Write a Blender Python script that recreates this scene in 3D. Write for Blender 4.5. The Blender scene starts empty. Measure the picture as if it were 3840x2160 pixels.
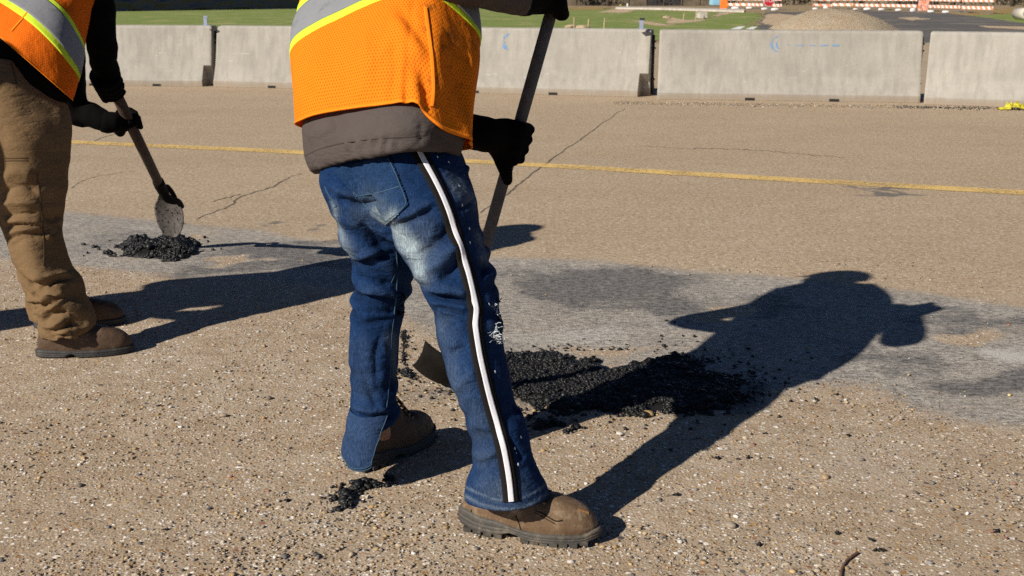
import bpy, bmesh, math, random
import numpy as np
from mathutils import Vector, noise
from mathutils.bvhtree import BVHTree

# ------------------------------------------------------------------ camera, sky, sun, exposure
FPX, HORIZON, CAM_H = 4200.0, -20.0, 1.22          # focal length in px of a 3840 wide frame, horizon row, eye height
PITCH = math.atan((1080 - HORIZON) / FPX)
scene = bpy.context.scene
COL = scene.collection
cam_d = bpy.data.cameras.new('camera')
cam = bpy.data.objects.new('camera', cam_d)
COL.objects.link(cam)
cam.location = (0, 0, CAM_H)
cam.rotation_euler = (math.pi / 2 - PITCH, 0, 0)
cam_d.sensor_width = 36.0
cam_d.lens = 36.0 * FPX / 3840.0
cam_d.clip_start = 0.05
cam_d.clip_end = 5000
cam_d.dof.use_dof = True
cam_d.dof.focus_distance = 2.75
cam_d.dof.aperture_fstop = 11.0
scene.camera = cam
scene.cycles.use_denoising = False
scene.cycles.max_bounces = 4
scene.cycles.diffuse_bounces = 3
scene.cycles.adaptive_threshold = 0.02

SUN_AZ, SUN_EL = math.radians(37.5), math.radians(32.5)   # direction the light travels: azimuth from +x to +y
world = bpy.data.worlds.new('World')
scene.world = world
world.use_nodes = True
wn = world.node_tree.nodes
sky = wn.new('ShaderNodeTexSky')
sky.sky_type = 'NISHITA'
sky.sun_disc = False
sky.air_density = 0.5
sky.dust_density = 0.0
sky.ozone_density = 4.0
sky.altitude = 200
sky.sun_elevation = SUN_EL
# sun stands opposite to where the light travels; Blender measures rotation clockwise from +y
sx, sy = -math.cos(SUN_AZ), -math.sin(SUN_AZ)
sky.sun_rotation = math.atan2(sx, sy)
wn['Background'].inputs['Strength'].default_value = 0.05
world.node_tree.links.new(sky.outputs[0], wn['Background'].inputs['Color'])
sun_d = bpy.data.lights.new('sun', 'SUN')
sun_d.energy = 5.0
sun_d.angle = math.radians(0.55)
sun_d.color = (1.0, 0.93, 0.83)
sun = bpy.data.objects.new('sun', sun_d)
COL.objects.link(sun)
tv = Vector((math.cos(SUN_AZ) * math.cos(SUN_EL), math.sin(SUN_AZ) * math.cos(SUN_EL), -math.sin(SUN_EL)))
sun.rotation_euler = tv.to_track_quat('-Z', 'Y').to_euler()
sun.location = (-6, -5, 8)
scene.view_settings.view_transform = 'Standard'
scene.view_settings.look = 'None'
scene.view_settings.exposure = 0.32
scene.view_settings.gamma = 1.0

rng = np.random.default_rng(7)
random.seed(7)

# ------------------------------------------------------------------ photo measurements -> world
cP, sP = math.cos(PITCH), math.sin(PITCH)
FW = np.array([0, cP, -sP]); UPV = np.array([0, sP, cP]); RT = np.array([1.0, 0, 0]); EYE = np.array([0, 0, CAM_H])
K = 3840 / 2576.0
def ray(x, y): return FW + RT * ((x - 1920) / FPX) - UPV * ((y - 1080) / FPX)
def P(x, y, d): return EYE + ray(x, y) * d              # point at a given distance along the axis
def Q(x, y, d): return P(x * K, y * K, d)
def G(x, y, z=0.0):                                     # point on the ground
    r = ray(x, y); return EYE + r * ((z - CAM_H) / r[2])
def proj(V):
    v = np.asarray(V, float) - EYE
    d = v @ FW
    return np.stack([1920 + FPX * (v @ RT) / d, 1080 - FPX * (v @ UPV) / d, d], -1)
def k2(pts): return [(x * K, y * K) for x, y in pts]

# ------------------------------------------------------------------ object helpers
def mesh_from(name, V, F, smooth=True, uv=None, col=None):
    me = bpy.data.meshes.new(name)
    V = np.asarray(V, float)
    if isinstance(F, np.ndarray):
        n, k = F.shape
        me.vertices.add(len(V)); me.vertices.foreach_set('co', V.astype(np.float32).ravel())
        me.loops.add(n * k); me.loops.foreach_set('vertex_index', F.astype(np.int32).ravel())
        me.polygons.add(n); me.polygons.foreach_set('loop_start', np.arange(0, n * k, k, dtype=np.int32))
        me.update(calc_edges=True); me.validate()
    else:
        me.from_pydata([tuple(v) for v in V], [], F)
        me.update()
    if smooth:
        me.polygons.foreach_set('use_smooth', np.ones(len(me.polygons), dtype=bool))
    if uv is not None:
        ul = me.uv_layers.new(name='UVMap')
        li = np.zeros(len(me.loops), dtype=np.int32); me.loops.foreach_get('vertex_index', li)
        ul.data.foreach_set('uv', np.asarray(uv, np.float32)[li].ravel())
    if col is not None:
        at = me.color_attributes.new('Col', 'FLOAT_COLOR', 'POINT')
        c = np.ones((len(V), 4), np.float32); c[:, :3] = np.asarray(col)[:, :3]
        at.data.foreach_set('color', c.ravel())
    return me
def obj(name, me, mat, parent=None, label=None, cat=None, group=None, kind=None):
    o = bpy.data.objects.new(name, me)
    COL.objects.link(o)
    if me is not None and mat is not None and not me.materials: me.materials.append(mat)
    if parent is not None:
        o.parent = parent
        o.location = [-a for a in parent.location] if parent.parent is None else (0, 0, 0)
    if label: o['label'] = label
    if cat: o['category'] = cat
    if group: o['group'] = group
    if kind: o['kind'] = kind
    return o
def thing(name, loc, label, cat, group=None):
    o = bpy.data.objects.new(name, None); COL.objects.link(o)
    o.location = tuple(loc); o.empty_display_size = .1
    o['label'] = label; o['category'] = cat
    if group: o['group'] = group
    return o

class MB:
    """collects simple shapes for one mesh"""
    def __init__(s): s.V = []; s.F = []
    def add(s, V, F):
        b = len(s.V); s.V += [tuple(map(float, v)) for v in V]; s.F += [tuple(b + i for i in f) for f in F]
    def box(s, c, size, ax=None):
        ax = np.eye(3) if ax is None else np.asarray(ax, float)
        h = np.asarray(size) / 2.0
        V = [np.asarray(c) + ax[0] * h[0] * i + ax[1] * h[1] * j + ax[2] * h[2] * k for i in (-1, 1) for j in (-1, 1) for k in (-1, 1)]
        s.add(V, [(0, 1, 3, 2), (4, 6, 7, 5), (0, 4, 5, 1), (2, 3, 7, 6), (0, 2, 6, 4), (1, 5, 7, 3)])
    def tube(s, pts, rad, n=12, caps=True):
        pts = [np.asarray(p, float) for p in pts]
        rad = rad if hasattr(rad, '__len__') else [rad] * len(pts)
        V = []; prev = None
        for i, p in enumerate(pts):
            t = pts[min(i + 1, len(pts) - 1)] - pts[max(i - 1, 0)]; t = t / (np.linalg.norm(t) + 1e-9)
            if prev is None:
                a = np.cross(t, [0, 0, 1.0]);
                if np.linalg.norm(a) < .1: a = np.cross(t, [0, 1.0, 0])
            else: a = prev - t * (prev @ t)
            a = a / np.linalg.norm(a); prev = a; b = np.cross(t, a)
            for j in range(n):
                w = 2 * math.pi * j / n; V.append(p + (a * math.cos(w) + b * math.sin(w)) * rad[i])
        F = [(i * n + j, i * n + (j + 1) % n, (i + 1) * n + (j + 1) % n, (i + 1) * n + j) for i in range(len(pts) - 1) for j in range(n)]
        if caps: F += [tuple(range(n - 1, -1, -1)), tuple((len(pts) - 1) * n + j for j in range(n))]
        s.add(V, F)
    def grid(s, A, closed=False):
        m, n = len(A), len(A[0])
        V = [A[i][j] for i in range(m) for j in range(n)]
        F = [(i * n + j, i * n + (j + 1) % n, (i + 1) * n + (j + 1) % n, (i + 1) * n + j) for i in range(m - 1) for j in range(n if closed else n - 1)]
        s.add(V, F)
    def build(s, name, mat, parent=None, smooth=False, **kw):
        used = sorted({i for f in s.F for i in f})
        if len(used) < len(s.V):
            mp = {o: k for k, o in enumerate(used)}; s.V = [s.V[i] for i in used]; s.F = [tuple(mp[i] for i in f) for f in s.F]
        return obj(name, mesh_from(name, s.V, s.F, smooth), mat, parent, **kw)

def crom(keys, sub):
    """Catmull-Rom through rows of a 2-D array"""
    k = np.asarray(keys, float); n = len(k); out = []; idx = []
    for i in range(n - 1):
        p0, p1, p2, p3 = k[max(i - 1, 0)], k[i], k[i + 1], k[min(i + 2, n - 1)]
        for j in range(sub):
            t = j / sub
            out.append(.5 * (2 * p1 + (p2 - p0) * t + (2 * p0 - 5 * p1 + 4 * p2 - p3) * t * t + (3 * p1 - p0 - 3 * p2 + p3) * t ** 3)); idx.append(i + t)
    out.append(k[-1]); idx.append(n - 1)
    return np.array(out), np.array(idx)

def loft(rings, sub=6, n=64, s=1.0, pw=2.0, rot=0.0, asp=.62):
    """rings: (left px, right px, axis distance, half thickness, tilt deg) -> (rows, n, 3) points and row index"""
    keys = []
    for r in rings:
        L, R_, d, t = r[:4]; tilt = math.radians(r[4] if len(r) > 4 else 0)
        dl, dr = d if hasattr(d, '__len__') else (d, d)
        a, b = P(L[0] * s, L[1] * s, dl), P(R_[0] * s, R_[1] * s, dr)
        C = (a + b) / 2; w = (b - a) / 2
        e = np.array([0, math.cos(tilt), -math.sin(tilt)]); e = e - w * (e @ w) / (w @ w); e /= np.linalg.norm(e)
        keys.append(np.concatenate([C, w, e * t]))
    rows, idx = crom(keys, sub)
    th = np.linspace(0, 2 * math.pi, n, endpoint=False)
    c, q = np.cos(th), np.sin(th)
    c = np.sign(c) * np.abs(c) ** (2 / pw); q = np.sign(q) * np.abs(q) ** (2 / pw)
    if rot:        # body turned about its own axis: 0 deg = its right side, -90 deg = its back
        f = math.radians(rot); c, q = c * math.cos(f) + q * asp * math.sin(f), -c * math.sin(f) + q * asp * math.cos(f)
        c = c / np.abs(c).max(); q = q / np.abs(q).max()
    A = rows[:, None, 0:3] + rows[:, None, 3:6] * c[None, :, None] + rows[:, None, 6:9] * q[None, :, None]
    return A, idx
def closed_grid(A, inset=0.0, depth=0.0):
    """tube grid -> closed V,F ; the last row may be turned inwards first (a hem)"""
    if inset:
        c = A[-1].mean(0); ax = A[-2].mean(0) - c; ax /= np.linalg.norm(ax)
        r1 = c + (A[-1] - c) * (1 - inset); r2 = r1 + ax * depth
        A = np.concatenate([A, r1[None], r2[None]])
    m, n, _ = A.shape
    V = A.reshape(-1, 3)
    F = [(i * n + j, i * n + (j + 1) % n, (i + 1) * n + (j + 1) % n, (i + 1) * n + j) for i in range(m - 1) for j in range(n)]
    V = np.concatenate([V, A[0].mean(0)[None], A[-1].mean(0)[None]])
    a, b = m * n, m * n + 1
    F += [(a, (j + 1) % n, j) for j in range(n)] + [(b, (m - 1) * n + j, (m - 1) * n + (j + 1) % n) for j in range(n)]
    return V, F
def capsule(p0, r0, p1, r1, n=14):
    p0, p1 = np.asarray(p0, float), np.asarray(p1, float)
    t = p1 - p0; L = np.linalg.norm(t) + 1e-9; t = t / L
    pts, rad = [], []
    for w in np.linspace(-math.pi / 2 + .2, 0, 4): pts.append(p0 + t * r0 * math.sin(w)); rad.append(r0 * math.cos(w))
    for w in np.linspace(0, math.pi / 2 - .2, 4): pts.append(p1 + t * r1 * math.sin(w)); rad.append(r1 * math.cos(w))
    m = MB(); m.tube(pts, rad, n); return np.array(m.V), m.F
def chain(pts, rads):
    out = []
    for i in range(len(pts) - 1): out.append(capsule(pts[i], rads[i], pts[i + 1], rads[i + 1]))
    return out
def union(parts, voxel, smooth=4):
    """closed volumes -> one continuous skin (V, quads)"""
    V, F = [], []
    for v, f in parts:
        b = len(V); V += [tuple(x) for x in v]; F += [tuple(b + i for i in q) for q in f]
    me = bpy.data.meshes.new('tmp'); me.from_pydata(V, [], F)
    bm = bmesh.new(); bm.from_mesh(me); bmesh.ops.recalc_face_normals(bm, faces=bm.faces); bm.to_mesh(me); bm.free()
    o = bpy.data.objects.new('tmp', me); COL.objects.link(o)
    md = o.modifiers.new('r', 'REMESH'); md.mode = 'VOXEL'; md.voxel_size = voxel
    if smooth:
        sm = o.modifiers.new('s', 'SMOOTH'); sm.factor = .5; sm.iterations = smooth
    dg = bpy.context.evaluated_depsgraph_get(); ev = o.evaluated_get(dg); m2 = ev.to_mesh()
    n = len(m2.vertices); co = np.zeros(n * 3, np.float32); m2.vertices.foreach_get('co', co)
    quads = [tuple(p.vertices) for p in m2.polygons]
    ev.to_mesh_clear(); bpy.data.objects.remove(o); bpy.data.meshes.remove(me)
    return co.reshape(-1, 3).astype(float), quads
def vnormals(V, F):
    A = np.array([f if len(f) == 4 else (f[0], f[1], f[2], f[2]) for f in F])
    nrm = np.cross(V[A[:, 2]] - V[A[:, 0]], V[A[:, 3]] - V[A[:, 1]])
    tri = A[:, 2] == A[:, 3]
    if tri.any(): nrm[tri] = np.cross(V[A[tri, 1]] - V[A[tri, 0]], V[A[tri, 2]] - V[A[tri, 0]])
    N = np.zeros_like(V)
    for k in range(4): np.add.at(N, A[:, k], nrm)
    return N / (np.linalg.norm(N, axis=1, keepdims=True) + 1e-12)
def bvh_of(V, F): return BVHTree.FromPolygons([tuple(v) for v in V], F)
def hit(bvh, x, y):
    r = ray(x, y); r = r / np.linalg.norm(r)
    loc, nr, i, d = bvh.ray_cast(Vector(EYE), Vector(r))
    return None if loc is None else np.array(loc)
def resample(pts, step):
    pts = np.asarray(pts, float); out = [pts[0]]
    for a, b in zip(pts[:-1], pts[1:]):
        n = max(1, int(np.linalg.norm(b - a) / step))
        out += [a + (b - a) * (i + 1) / n for i in range(n)]
    return np.array(out)
def smooth_line(pts, sub=6): return crom(pts, sub)[0]
def surf_line(bvh, pts, step=8):
    q = [hit(bvh, x, y) for x, y in resample(smooth_line(pts), step)]
    return np.array([p for p in q if p is not None])
def pdist(V, L):
    """distance from points to a polyline, and the fraction along it"""
    best = np.full(len(V), 1e9); fr = np.zeros(len(V)); n = len(L) - 1
    for i in range(n):
        a, b = L[i], L[i + 1]; ab = b - a
        t = np.clip(((V - a) @ ab) / (ab @ ab + 1e-12), 0, 1)
        d = np.linalg.norm(V - a - t[:, None] * ab, axis=1)
        m = d < best; best[m] = d[m]; fr[m] = (i + t[m]) / n
    return best, fr
def folds(V, F, lst, s=1.0):
    """push creases (negative) and ridges (positive) into a cloth along lines read from the photo"""
    bvh = bvh_of(V, F); N = vnormals(V, F); D = np.zeros(len(V))
    for pts, w, a in lst:
        L = surf_line(bvh, [(x * s, y * s) for x, y in pts], 10)
        if len(L) < 2: continue
        lo, hi = L.min(0) - 3 * w, L.max(0) + 3 * w
        sel = np.where(np.all((V > lo) & (V < hi), axis=1))[0]
        if not len(sel): continue
        d, f = pdist(V[sel], L)
        D[sel] += a * (np.exp(-(d / w) ** 2) if a > 0 else np.exp(-(d / (w * .9)) ** 1.15)) * np.clip(np.minimum(f, 1 - f) * 5, 0.15, 1)
    return V + N * D[:, None]
def nz(p, sc=1.0, sz=None):
    q = np.asarray(p) * (np.array([sc, sc, sc if sz is None else sz]))
    return np.array([noise.noise(Vector(v)) for v in q])
def ribbon(bvh, pts, width, off=.0025, step=10, edge=True):
    """a tape laid on a surface along a photo line: low plateau with edges down to the cloth"""
    L = surf_line(bvh, pts, step)
    if len(L) < 2: return [], []
    for _ in range(2): L[1:-1] = (L[:-2] + 2 * L[1:-1] + L[2:]) / 4
    prof = [(-1, -.002), (-.97, off), (-.5, off), (0, off), (.5, off), (.97, off), (1, -.002)]
    V = []
    for i, p in enumerate(L):
        t = L[min(i + 1, len(L) - 1)] - L[max(i - 1, 0)]; t /= np.linalg.norm(t) + 1e-9
        c, nn, _, _ = bvh.find_nearest(Vector(p)); nn = np.array(nn)
        if nn @ (EYE - p) < 0: nn = -nn
        sd = np.cross(t, nn); sd /= np.linalg.norm(sd) + 1e-9
        w = width if not callable(width) else width(i / (len(L) - 1))
        for a, o in prof:
            c, n2, _, _ = bvh.find_nearest(Vector(p + sd * a * w / 2)); n2 = np.array(n2)
            if n2 @ nn < 0: n2 = -n2
            V.append(np.array(c) + n2 * o)
    m = len(prof); A = np.array(V).reshape(len(L), m, 3)
    for _ in range(3):
        if len(A) > 3: A[1:-1] = (A[:-2] + 2 * A[1:-1] + A[2:]) / 4
    V = list(A.reshape(-1, 3))
    F = [(i * m + j, i * m + j + 1, (i + 1) * m + j + 1, (i + 1) * m + j) for i in range(len(L) - 1) for j in range(m - 1)]
    return V, F
def pip(px, py, poly):
    poly = np.asarray(poly); r = np.zeros(np.shape(px), bool); n = len(poly); j = n - 1
    for i in range(n):
        xi, yi = poly[i][:2]; xj, yj = poly[j][:2]
        c = ((yi > py) != (yj > py)) & (px < (xj - xi) * (py - yi) / (yj - yi + 1e-12) + xi)
        r ^= c; j = i
    return r
def sstep(a, b, x):
    t = np.clip((x - a) / (b - a), 0, 1); return t * t * (3 - 2 * t)

# ------------------------------------------------------------------ materials
class NT:
    def __init__(s, name):
        s.m = bpy.data.materials.new(name); s.m.use_nodes = True
        s.t = s.m.node_tree; s.b = s.t.nodes['Principled BSDF']
    def n(s, typ, **kw):
        nd = s.t.nodes.new(typ)
        for k, v in kw.items():
            if k.startswith('i_'):
                key = k[2:]
                key = int(key) if key.isdigit() else key.replace('_', ' ')
                nd.inputs[key].default_value = v
            else: setattr(nd, k, v)
        return nd
    def l(s, a, b): s.t.links.new(a, b)
    def coord(s, kind='Object'): return s.n('ShaderNodeTexCoord').outputs[kind]
    def mapv(s, src, scale): 
        m = s.n('ShaderNodeMapping'); m.inputs['Scale'].default_value = scale; s.l(src, m.inputs['Vector']); return m.outputs[0]
    def noise(s, src, scale, detail=4, rough=.55):
        nd = s.n('ShaderNodeTexNoise', i_Scale=scale, i_Detail=detail, i_Roughness=rough); s.l(src, nd.inputs['Vector']); return nd.outputs['Fac']
    def ramp(s, fac, stops, interp='LINEAR'):
        r = s.n('ShaderNodeValToRGB'); r.color_ramp.interpolation = interp
        el = r.color_ramp.elements
        while len(el) < len(stops): el.new(.5)
        for e, (p, c) in zip(el, stops): e.position = p; e.color = (c, c, c, 1) if not hasattr(c, '__len__') else (*c, 1)
        s.l(fac, r.inputs['Fac']); return r.outputs['Color']
    def mix(s, fac, a, b, mode='MIX'):
        x = s.n('ShaderNodeMix', data_type='RGBA', blend_type=mode)
        if hasattr(fac, 'links'): s.l(fac, x.inputs[0])
        else: x.inputs[0].default_value = fac
        for v, i in ((a, 6), (b, 7)):
            if hasattr(v, 'links'): s.l(v, x.inputs[i])
            else: x.inputs[i].default_value = (*v, 1)
        return x.outputs[2]
    def math(s, op, a, b=0.0):
        x = s.n('ShaderNodeMath', operation=op)
        for v, i in ((a, 0), (b, 1)):
            if hasattr(v, 'links'): s.l(v, x.inputs[i])
            else: x.inputs[i].default_value = v
        return x.outputs[0]
    def attr(s, name, out='Color'): return s.n('ShaderNodeAttribute', attribute_name=name).outputs[out]
    def bump(s, h, strength, dist, prev=None):
        b = s.n('ShaderNodeBump', i_Strength=strength, i_Distance=dist); s.l(h, b.inputs['Height'])
        if prev is not None: s.l(prev, b.inputs['Normal'])
        return b.outputs[0]
    def fin(s, color=None, rough=.8, normal=None, spec=.5, metal=0.0):
        if color is not None:
            if hasattr(color, 'links'): s.l(color, s.b.inputs['Base Color'])
            else: s.b.inputs['Base Color'].default_value = (*color, 1)
        if hasattr(rough, 'links'): s.l(rough, s.b.inputs['Roughness'])
        else: s.b.inputs['Roughness'].default_value = rough
        s.b.inputs['Specular IOR Level'].default_value = spec
        s.b.inputs['Metallic'].default_value = metal
        if normal is not None: s.l(normal, s.b.inputs['Normal'])
        return s.m
def simple(name, c, rough=.8, var=.25, scale=12, bump=.0, bscale=60, spec=.4, metal=0.0):
    t = NT(name); co = t.coord()
    f = t.noise(co, scale, 5)
    col = t.mix(t.ramp(f, [(.3, 0), (.7, 1)]), [x * (1 - var) for x in c], [min(1, x * (1 + var)) for x in c])
    nr = t.bump(t.noise(co, bscale, 4), bump, .01) if bump else None
    return t.fin(col, rough, nr, spec, metal)

def cloth_mat(name, attr=False, c=(.1, .1, .1), rough=.9, weave=900, wstr=.25, var=.18, stain=0.0, streak=0.0, wrinkle=0.0):
    t = NT(name); co = t.coord()
    base = t.attr('Col') if attr else c
    big = t.noise(co, 9, 5, .6); fine = t.noise(co, 260, 2)
    col = t.mix(t.ramp(big, [(.3, 0), (.7, 1)]), base, (1, 1, 1), 'MULTIPLY')
    dark = t.mix(.5, base, (1 - var * 2,) * 3, 'MULTIPLY')
    col = t.mix(t.ramp(big, [(.35, 1), (.65, 0)]), base, t.mix(1.0, base, (1 - var,) * 3, 'MULTIPLY'))
    col = t.mix(t.ramp(fine, [(.3, .0), (.7, .55)]), col, t.mix(1.0, col, (1 - var * 1.4,) * 3, 'MULTIPLY'))
    if streak:
        sk = t.noise(t.mapv(co, (420, 420, 26)), 1.0, 4, .7)
        col = t.mix(t.ramp(sk, [(.40, streak), (.56, 0)]), col, t.mix(1.0, col, (.45, .48, .52), 'MULTIPLY')); col = t.mix(t.ramp(sk, [(.52, 0), (.70, streak)]), col, t.mix(1.0, col, (1.75, 1.6, 1.45), 'MULTIPLY'))
    if stain:
        st = t.ramp(t.noise(co, 16, 6, .65), [(.56, 0), (.66, stain)])
        col = t.mix(st, col, (.03, .025, .02))
    w = t.n('ShaderNodeTexWave', i_Scale=weave / 6, i_Distortion=.6); w.bands_direction = 'DIAGONAL'; t.l(co, w.inputs['Vector'])
    nr = t.bump(t.math('ADD', w.outputs['Fac'], t.noise(co, 500, 2)), wstr, .0012)
    nr = t.bump(t.noise(co, 55, 4), .22, .006, nr)
    if wrinkle:
        wn_ = t.noise(t.mapv(co, (9, 9, 24)), 1.0, 4, .55); rd = t.math('ABSOLUTE', t.math('SUBTRACT', wn_, .5))
        nr = t.bump(t.ramp(rd, [(0, 0), (.10, 1)]), wrinkle, .012, nr)
    return t.fin(col, rough, nr, .08)

M = {}
def road_material():
    """exposed aggregate set flush in tan binder; attribute Mask = (grey patch, soot, coarse grit, pale scour)"""
    t = NT('road_aggregate'); co = t.coord()
    at_ = t.n('ShaderNodeAttribute', attribute_name='Mask'); sep = t.n('ShaderNodeSeparateColor'); t.l(at_.outputs['Color'], sep.inputs[0])
    patch, dark, coarse = sep.outputs[0], sep.outputs[1], sep.outputs[2]; pale = at_.outputs['Alpha']
    warp = t.n('ShaderNodeTexNoise', i_Scale=55.0, i_Detail=2.0); t.l(co, warp.inputs['Vector'])
    wv = t.n('ShaderNodeMix', data_type='VECTOR'); wv.inputs[0].default_value = .012
    t.l(co, wv.inputs[4]); t.l(warp.outputs['Color'], wv.inputs[5]); wc = wv.outputs[1]
    def peb(scale, src=None):
        v = t.n('ShaderNodeTexVoronoi', i_Scale=scale, i_Randomness=1.0); t.l(wc if src is None else src, v.inputs['Vector'])
        s2 = t.n('ShaderNodeSeparateColor'); t.l(v.outputs['Color'], s2.inputs[0])
        return v.outputs['Distance'], s2.outputs[0], s2.outputs[1]
    pal = [(0, (.36, .275, .19)), (.15, (.46, .36, .25)), (.28, (.34, .20, .085)), (.40, (.52, .46, .38)), (.50, (.34, .275, .205)), (.60, (.12, .105, .095)), (.67, (.47, .31, .135)), (.76, (.86, .83, .78)), (.90, (.085, .082, .085)), (.95, (.30, .15, .09))]
    d1, r1, q1 = peb(66.0); d2, r2, q2 = peb(135.0); d4, r4, q4 = peb(31.0)
    grit = t.noise(co, 300, 3, .75); mid = t.noise(co, 8, 6, .75); big = t.noise(co, 1.3, 4, .6)
    matrix = t.mix(t.ramp(grit, [(.3, 0), (.7, 1)]), (.285, .222, .155), (.55, .445, .33))
    col = t.mix(t.ramp(d2, [(.30, .9), (.46, 0)]), matrix, t.ramp(r2, pal, 'CONSTANT'))
    sel = t.math('MULTIPLY', t.ramp(d1, [(.28, 1), (.37, 0)]), t.ramp(q1, [(.45, 0), (.5, 1)]))
    col = t.mix(sel, col, t.ramp(r1, pal, 'CONSTANT'))
    sel4 = t.math('MULTIPLY', t.ramp(d4, [(.20, 1), (.26, 0)]), t.ramp(q4, [(.72, 0), (.75, 1)]))
    col = t.mix(t.math('MULTIPLY', sel4, coarse), col, t.ramp(r4, pal, 'CONSTANT'))
    col = t.mix(t.ramp(mid, [(.34, .55), (.56, 0)]), col, t.mix(1.0, col, (.68, .61, .52), 'MULTIPLY'))
    col = t.mix(t.ramp(mid, [(.52, 0), (.75, .6)]), col, t.mix(.45, col, (.52, .46, .38)))
    col = t.mix(t.ramp(big, [(.35, .0), (.65, .6)]), col, t.mix(1.0, col, (.86, .80, .72), 'MULTIPLY'))
    # carriageway beyond the patch: finer, warmer, polished
    far = t.ramp(coarse, [(.1, 1), (.95, 0)])
    fcol = t.mix(.45, col, (.42, .315, .20))
    fn = t.noise(co, 42, 5, .8)
    fcol = t.mix(t.ramp(fn, [(.36, .9), (.48, 0)]), fcol, t.mix(1.0, fcol, (.48, .45, .42), 'MULTIPLY'))
    fcol = t.mix(t.ramp(fn, [(.53, 0), (.66, .85)]), fcol, (.68, .545, .38))
    lanes = t.noise(t.mapv(co, (.25, 1.1, 1)), 1.0, 4, .6)
    fcol = t.mix(t.ramp(lanes, [(.4, 0), (.65, .55)]), fcol, t.mix(1.0, fcol, (.88, .87, .87), 'MULTIPLY'))
    col = t.mix(far, col, fcol)
    # grey worn patch
    st = t.noise(t.mapv(co, (1, 1.7, 1)), 30, 7, .88); g2 = t.noise(co, 3.2, 6, .75)
    grey = t.mix(t.ramp(st, [(.40, 0), (.60, 1)]), (.105, .098, .088), (.54, .495, .43))
    grey = t.mix(t.ramp(g2, [(.40, .0), (.62, .7)]), grey, t.mix(1.0, grey, (.66, .67, .70), 'MULTIPLY'))
    grey = t.mix(t.ramp(t.noise(co, 2.3, 5, .7), [(.45, 0), (.7, .7)]), grey, t.mix(.4, grey, col))
    grey = t.mix(t.ramp(d2, [(.15, .6), (.32, 0)]), grey, t.ramp(r2, [(0, (.18, .17, .16)), (.4, (.30, .28, .25)), (.72, (.55, .52, .48)), (.88, (.08, .08, .08))], 'CONSTANT'))
    pm = t.math('ADD', patch, t.math('MULTIPLY', t.math('SUBTRACT', t.noise(co, 34, 7, .8), .5), 1.25))
    col = t.mix(t.ramp(pm, [(.36, 0), (.64, .95)]), col, grey)
    pl = t.math('ADD', pale, t.math('MULTIPLY', t.math('SUBTRACT', st, .5), 1.1))
    col = t.mix(t.ramp(pl, [(.35, 0), (.75, .75)]), col, (.50, .475, .44))
    dm = t.math('ADD', dark, t.math('MULTIPLY', t.math('SUBTRACT', t.noise(t.mapv(co, (.55, 1.6, 1)), 7, 7, .82), .5), 1.7))
    soot = t.mix(t.ramp(st, [(.40, 0), (.62, 1)]), (.030, .029, .030), (.22, .21, .20))
    col = t.mix(t.ramp(dm, [(.32, 0), (.72, .85)]), col, soot)
    h = t.math('ADD', t.math('MULTIPLY', t.math('SUBTRACT', .5, d1), sel), t.math('ADD', t.math('MULTIPLY', t.math('SUBTRACT', .45, d2), .5), t.math('MULTIPLY', grit, .3)))
    bs = t.n('ShaderNodeBump', i_Distance=.0042); t.l(h, bs.inputs['Height']); t.l(t.math('ADD', t.math('MULTIPLY', coarse, .6), .15), bs.inputs['Strength']); nr = bs.outputs[0]
    return t.fin(col, t.ramp(r2, [(0, .95), (.8, .75), (1, .5)]), nr, .3)
M['road'] = road_material()
M['yellow'] = None

# =====================================================================================  GROUND
PATCH = [(-400, 780), (0, 786), (233, 792), (366, 808), (586, 831), (752, 847), (973, 864), (1083, 891), (1200, 908), (1500, 940), (1850, 968), (2240, 976), (2426, 1001), (2613, 1019),
         (2799, 1029), (3047, 1053), (3296, 1078), (3482, 1103), (3669, 1134), (3840, 1159), (4200, 1210), (4300, 1640), (3840, 1596), (3574, 1568), (3434, 1523), (3350, 1484), (3283, 1440),
         (3050, 1440), (2900, 1470), (2700, 1450), (2500, 1390), (2300, 1370), (1900, 1340), (1700, 1290), (1520, 1190), (1300, 1080), (1000, 1045), (700, 1040), (350, 1000), (0, 965), (-400, 950)]
PATCH_G = np.array([G(x, y)[:2] for x, y in PATCH])
SOOT = [((2240, 1075), (330, 75), 1.0), ((2520, 1140), (300, 50), .85), ((2900, 1150), (260, 70), .7), ((1950, 1030), (160, 40), .5), ((1000, 985), (300, 60), .95), ((1280, 930), (200, 30), .7), ((480, 880), (220, 45), .55),
        ((3560, 1175), (240, 38), .7), ((3740, 1225), (200, 40), .85), ((3720, 1440), (300, 50), .9), ((3330, 1350), (220, 70), .6), ((2830, 1480), (110, 60), 1.0), ((2000, 1470), (260, 80), .9), ((3080, 1060), (160, 22), .4),
        ((2450, 1470), (300, 70), 1.0), ((780, 1010), (180, 40), .75), ((3360, 722), (62, 12), .9), ((3310, 708), (45, 8), .8), ((1120, 825), (50, 11), .7), ((3600, 402), (280, 8), 1.0), ((1650, 1450), (160, 50), .5), ((3720, 800), (60, 20), .35), ((2700, 940), (40, 12), .3)]
CLEAN = [((2690, 1155), (75, 32), 1.0), ((3640, 1262), (115, 36), 1.0), ((860, 985), (80, 12), .9), ((700, 905), (45, 12), .8), ((2250, 1330), (260, 28), .7)]
PALE = [((3740, 1340), (190, 45), .85), ((3650, 1140), (200, 22), .5), ((2400, 1010), (420, 22), .55), ((2150, 1260), (420, 60), .55), ((3420, 1120), (180, 22), .5), ((620, 850), (380, 22), .5), ((3740, 1560), (260, 40), .5), ((1700, 975), (300, 18), .4), ((2500, 1230), (200, 40), .4)]
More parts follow.
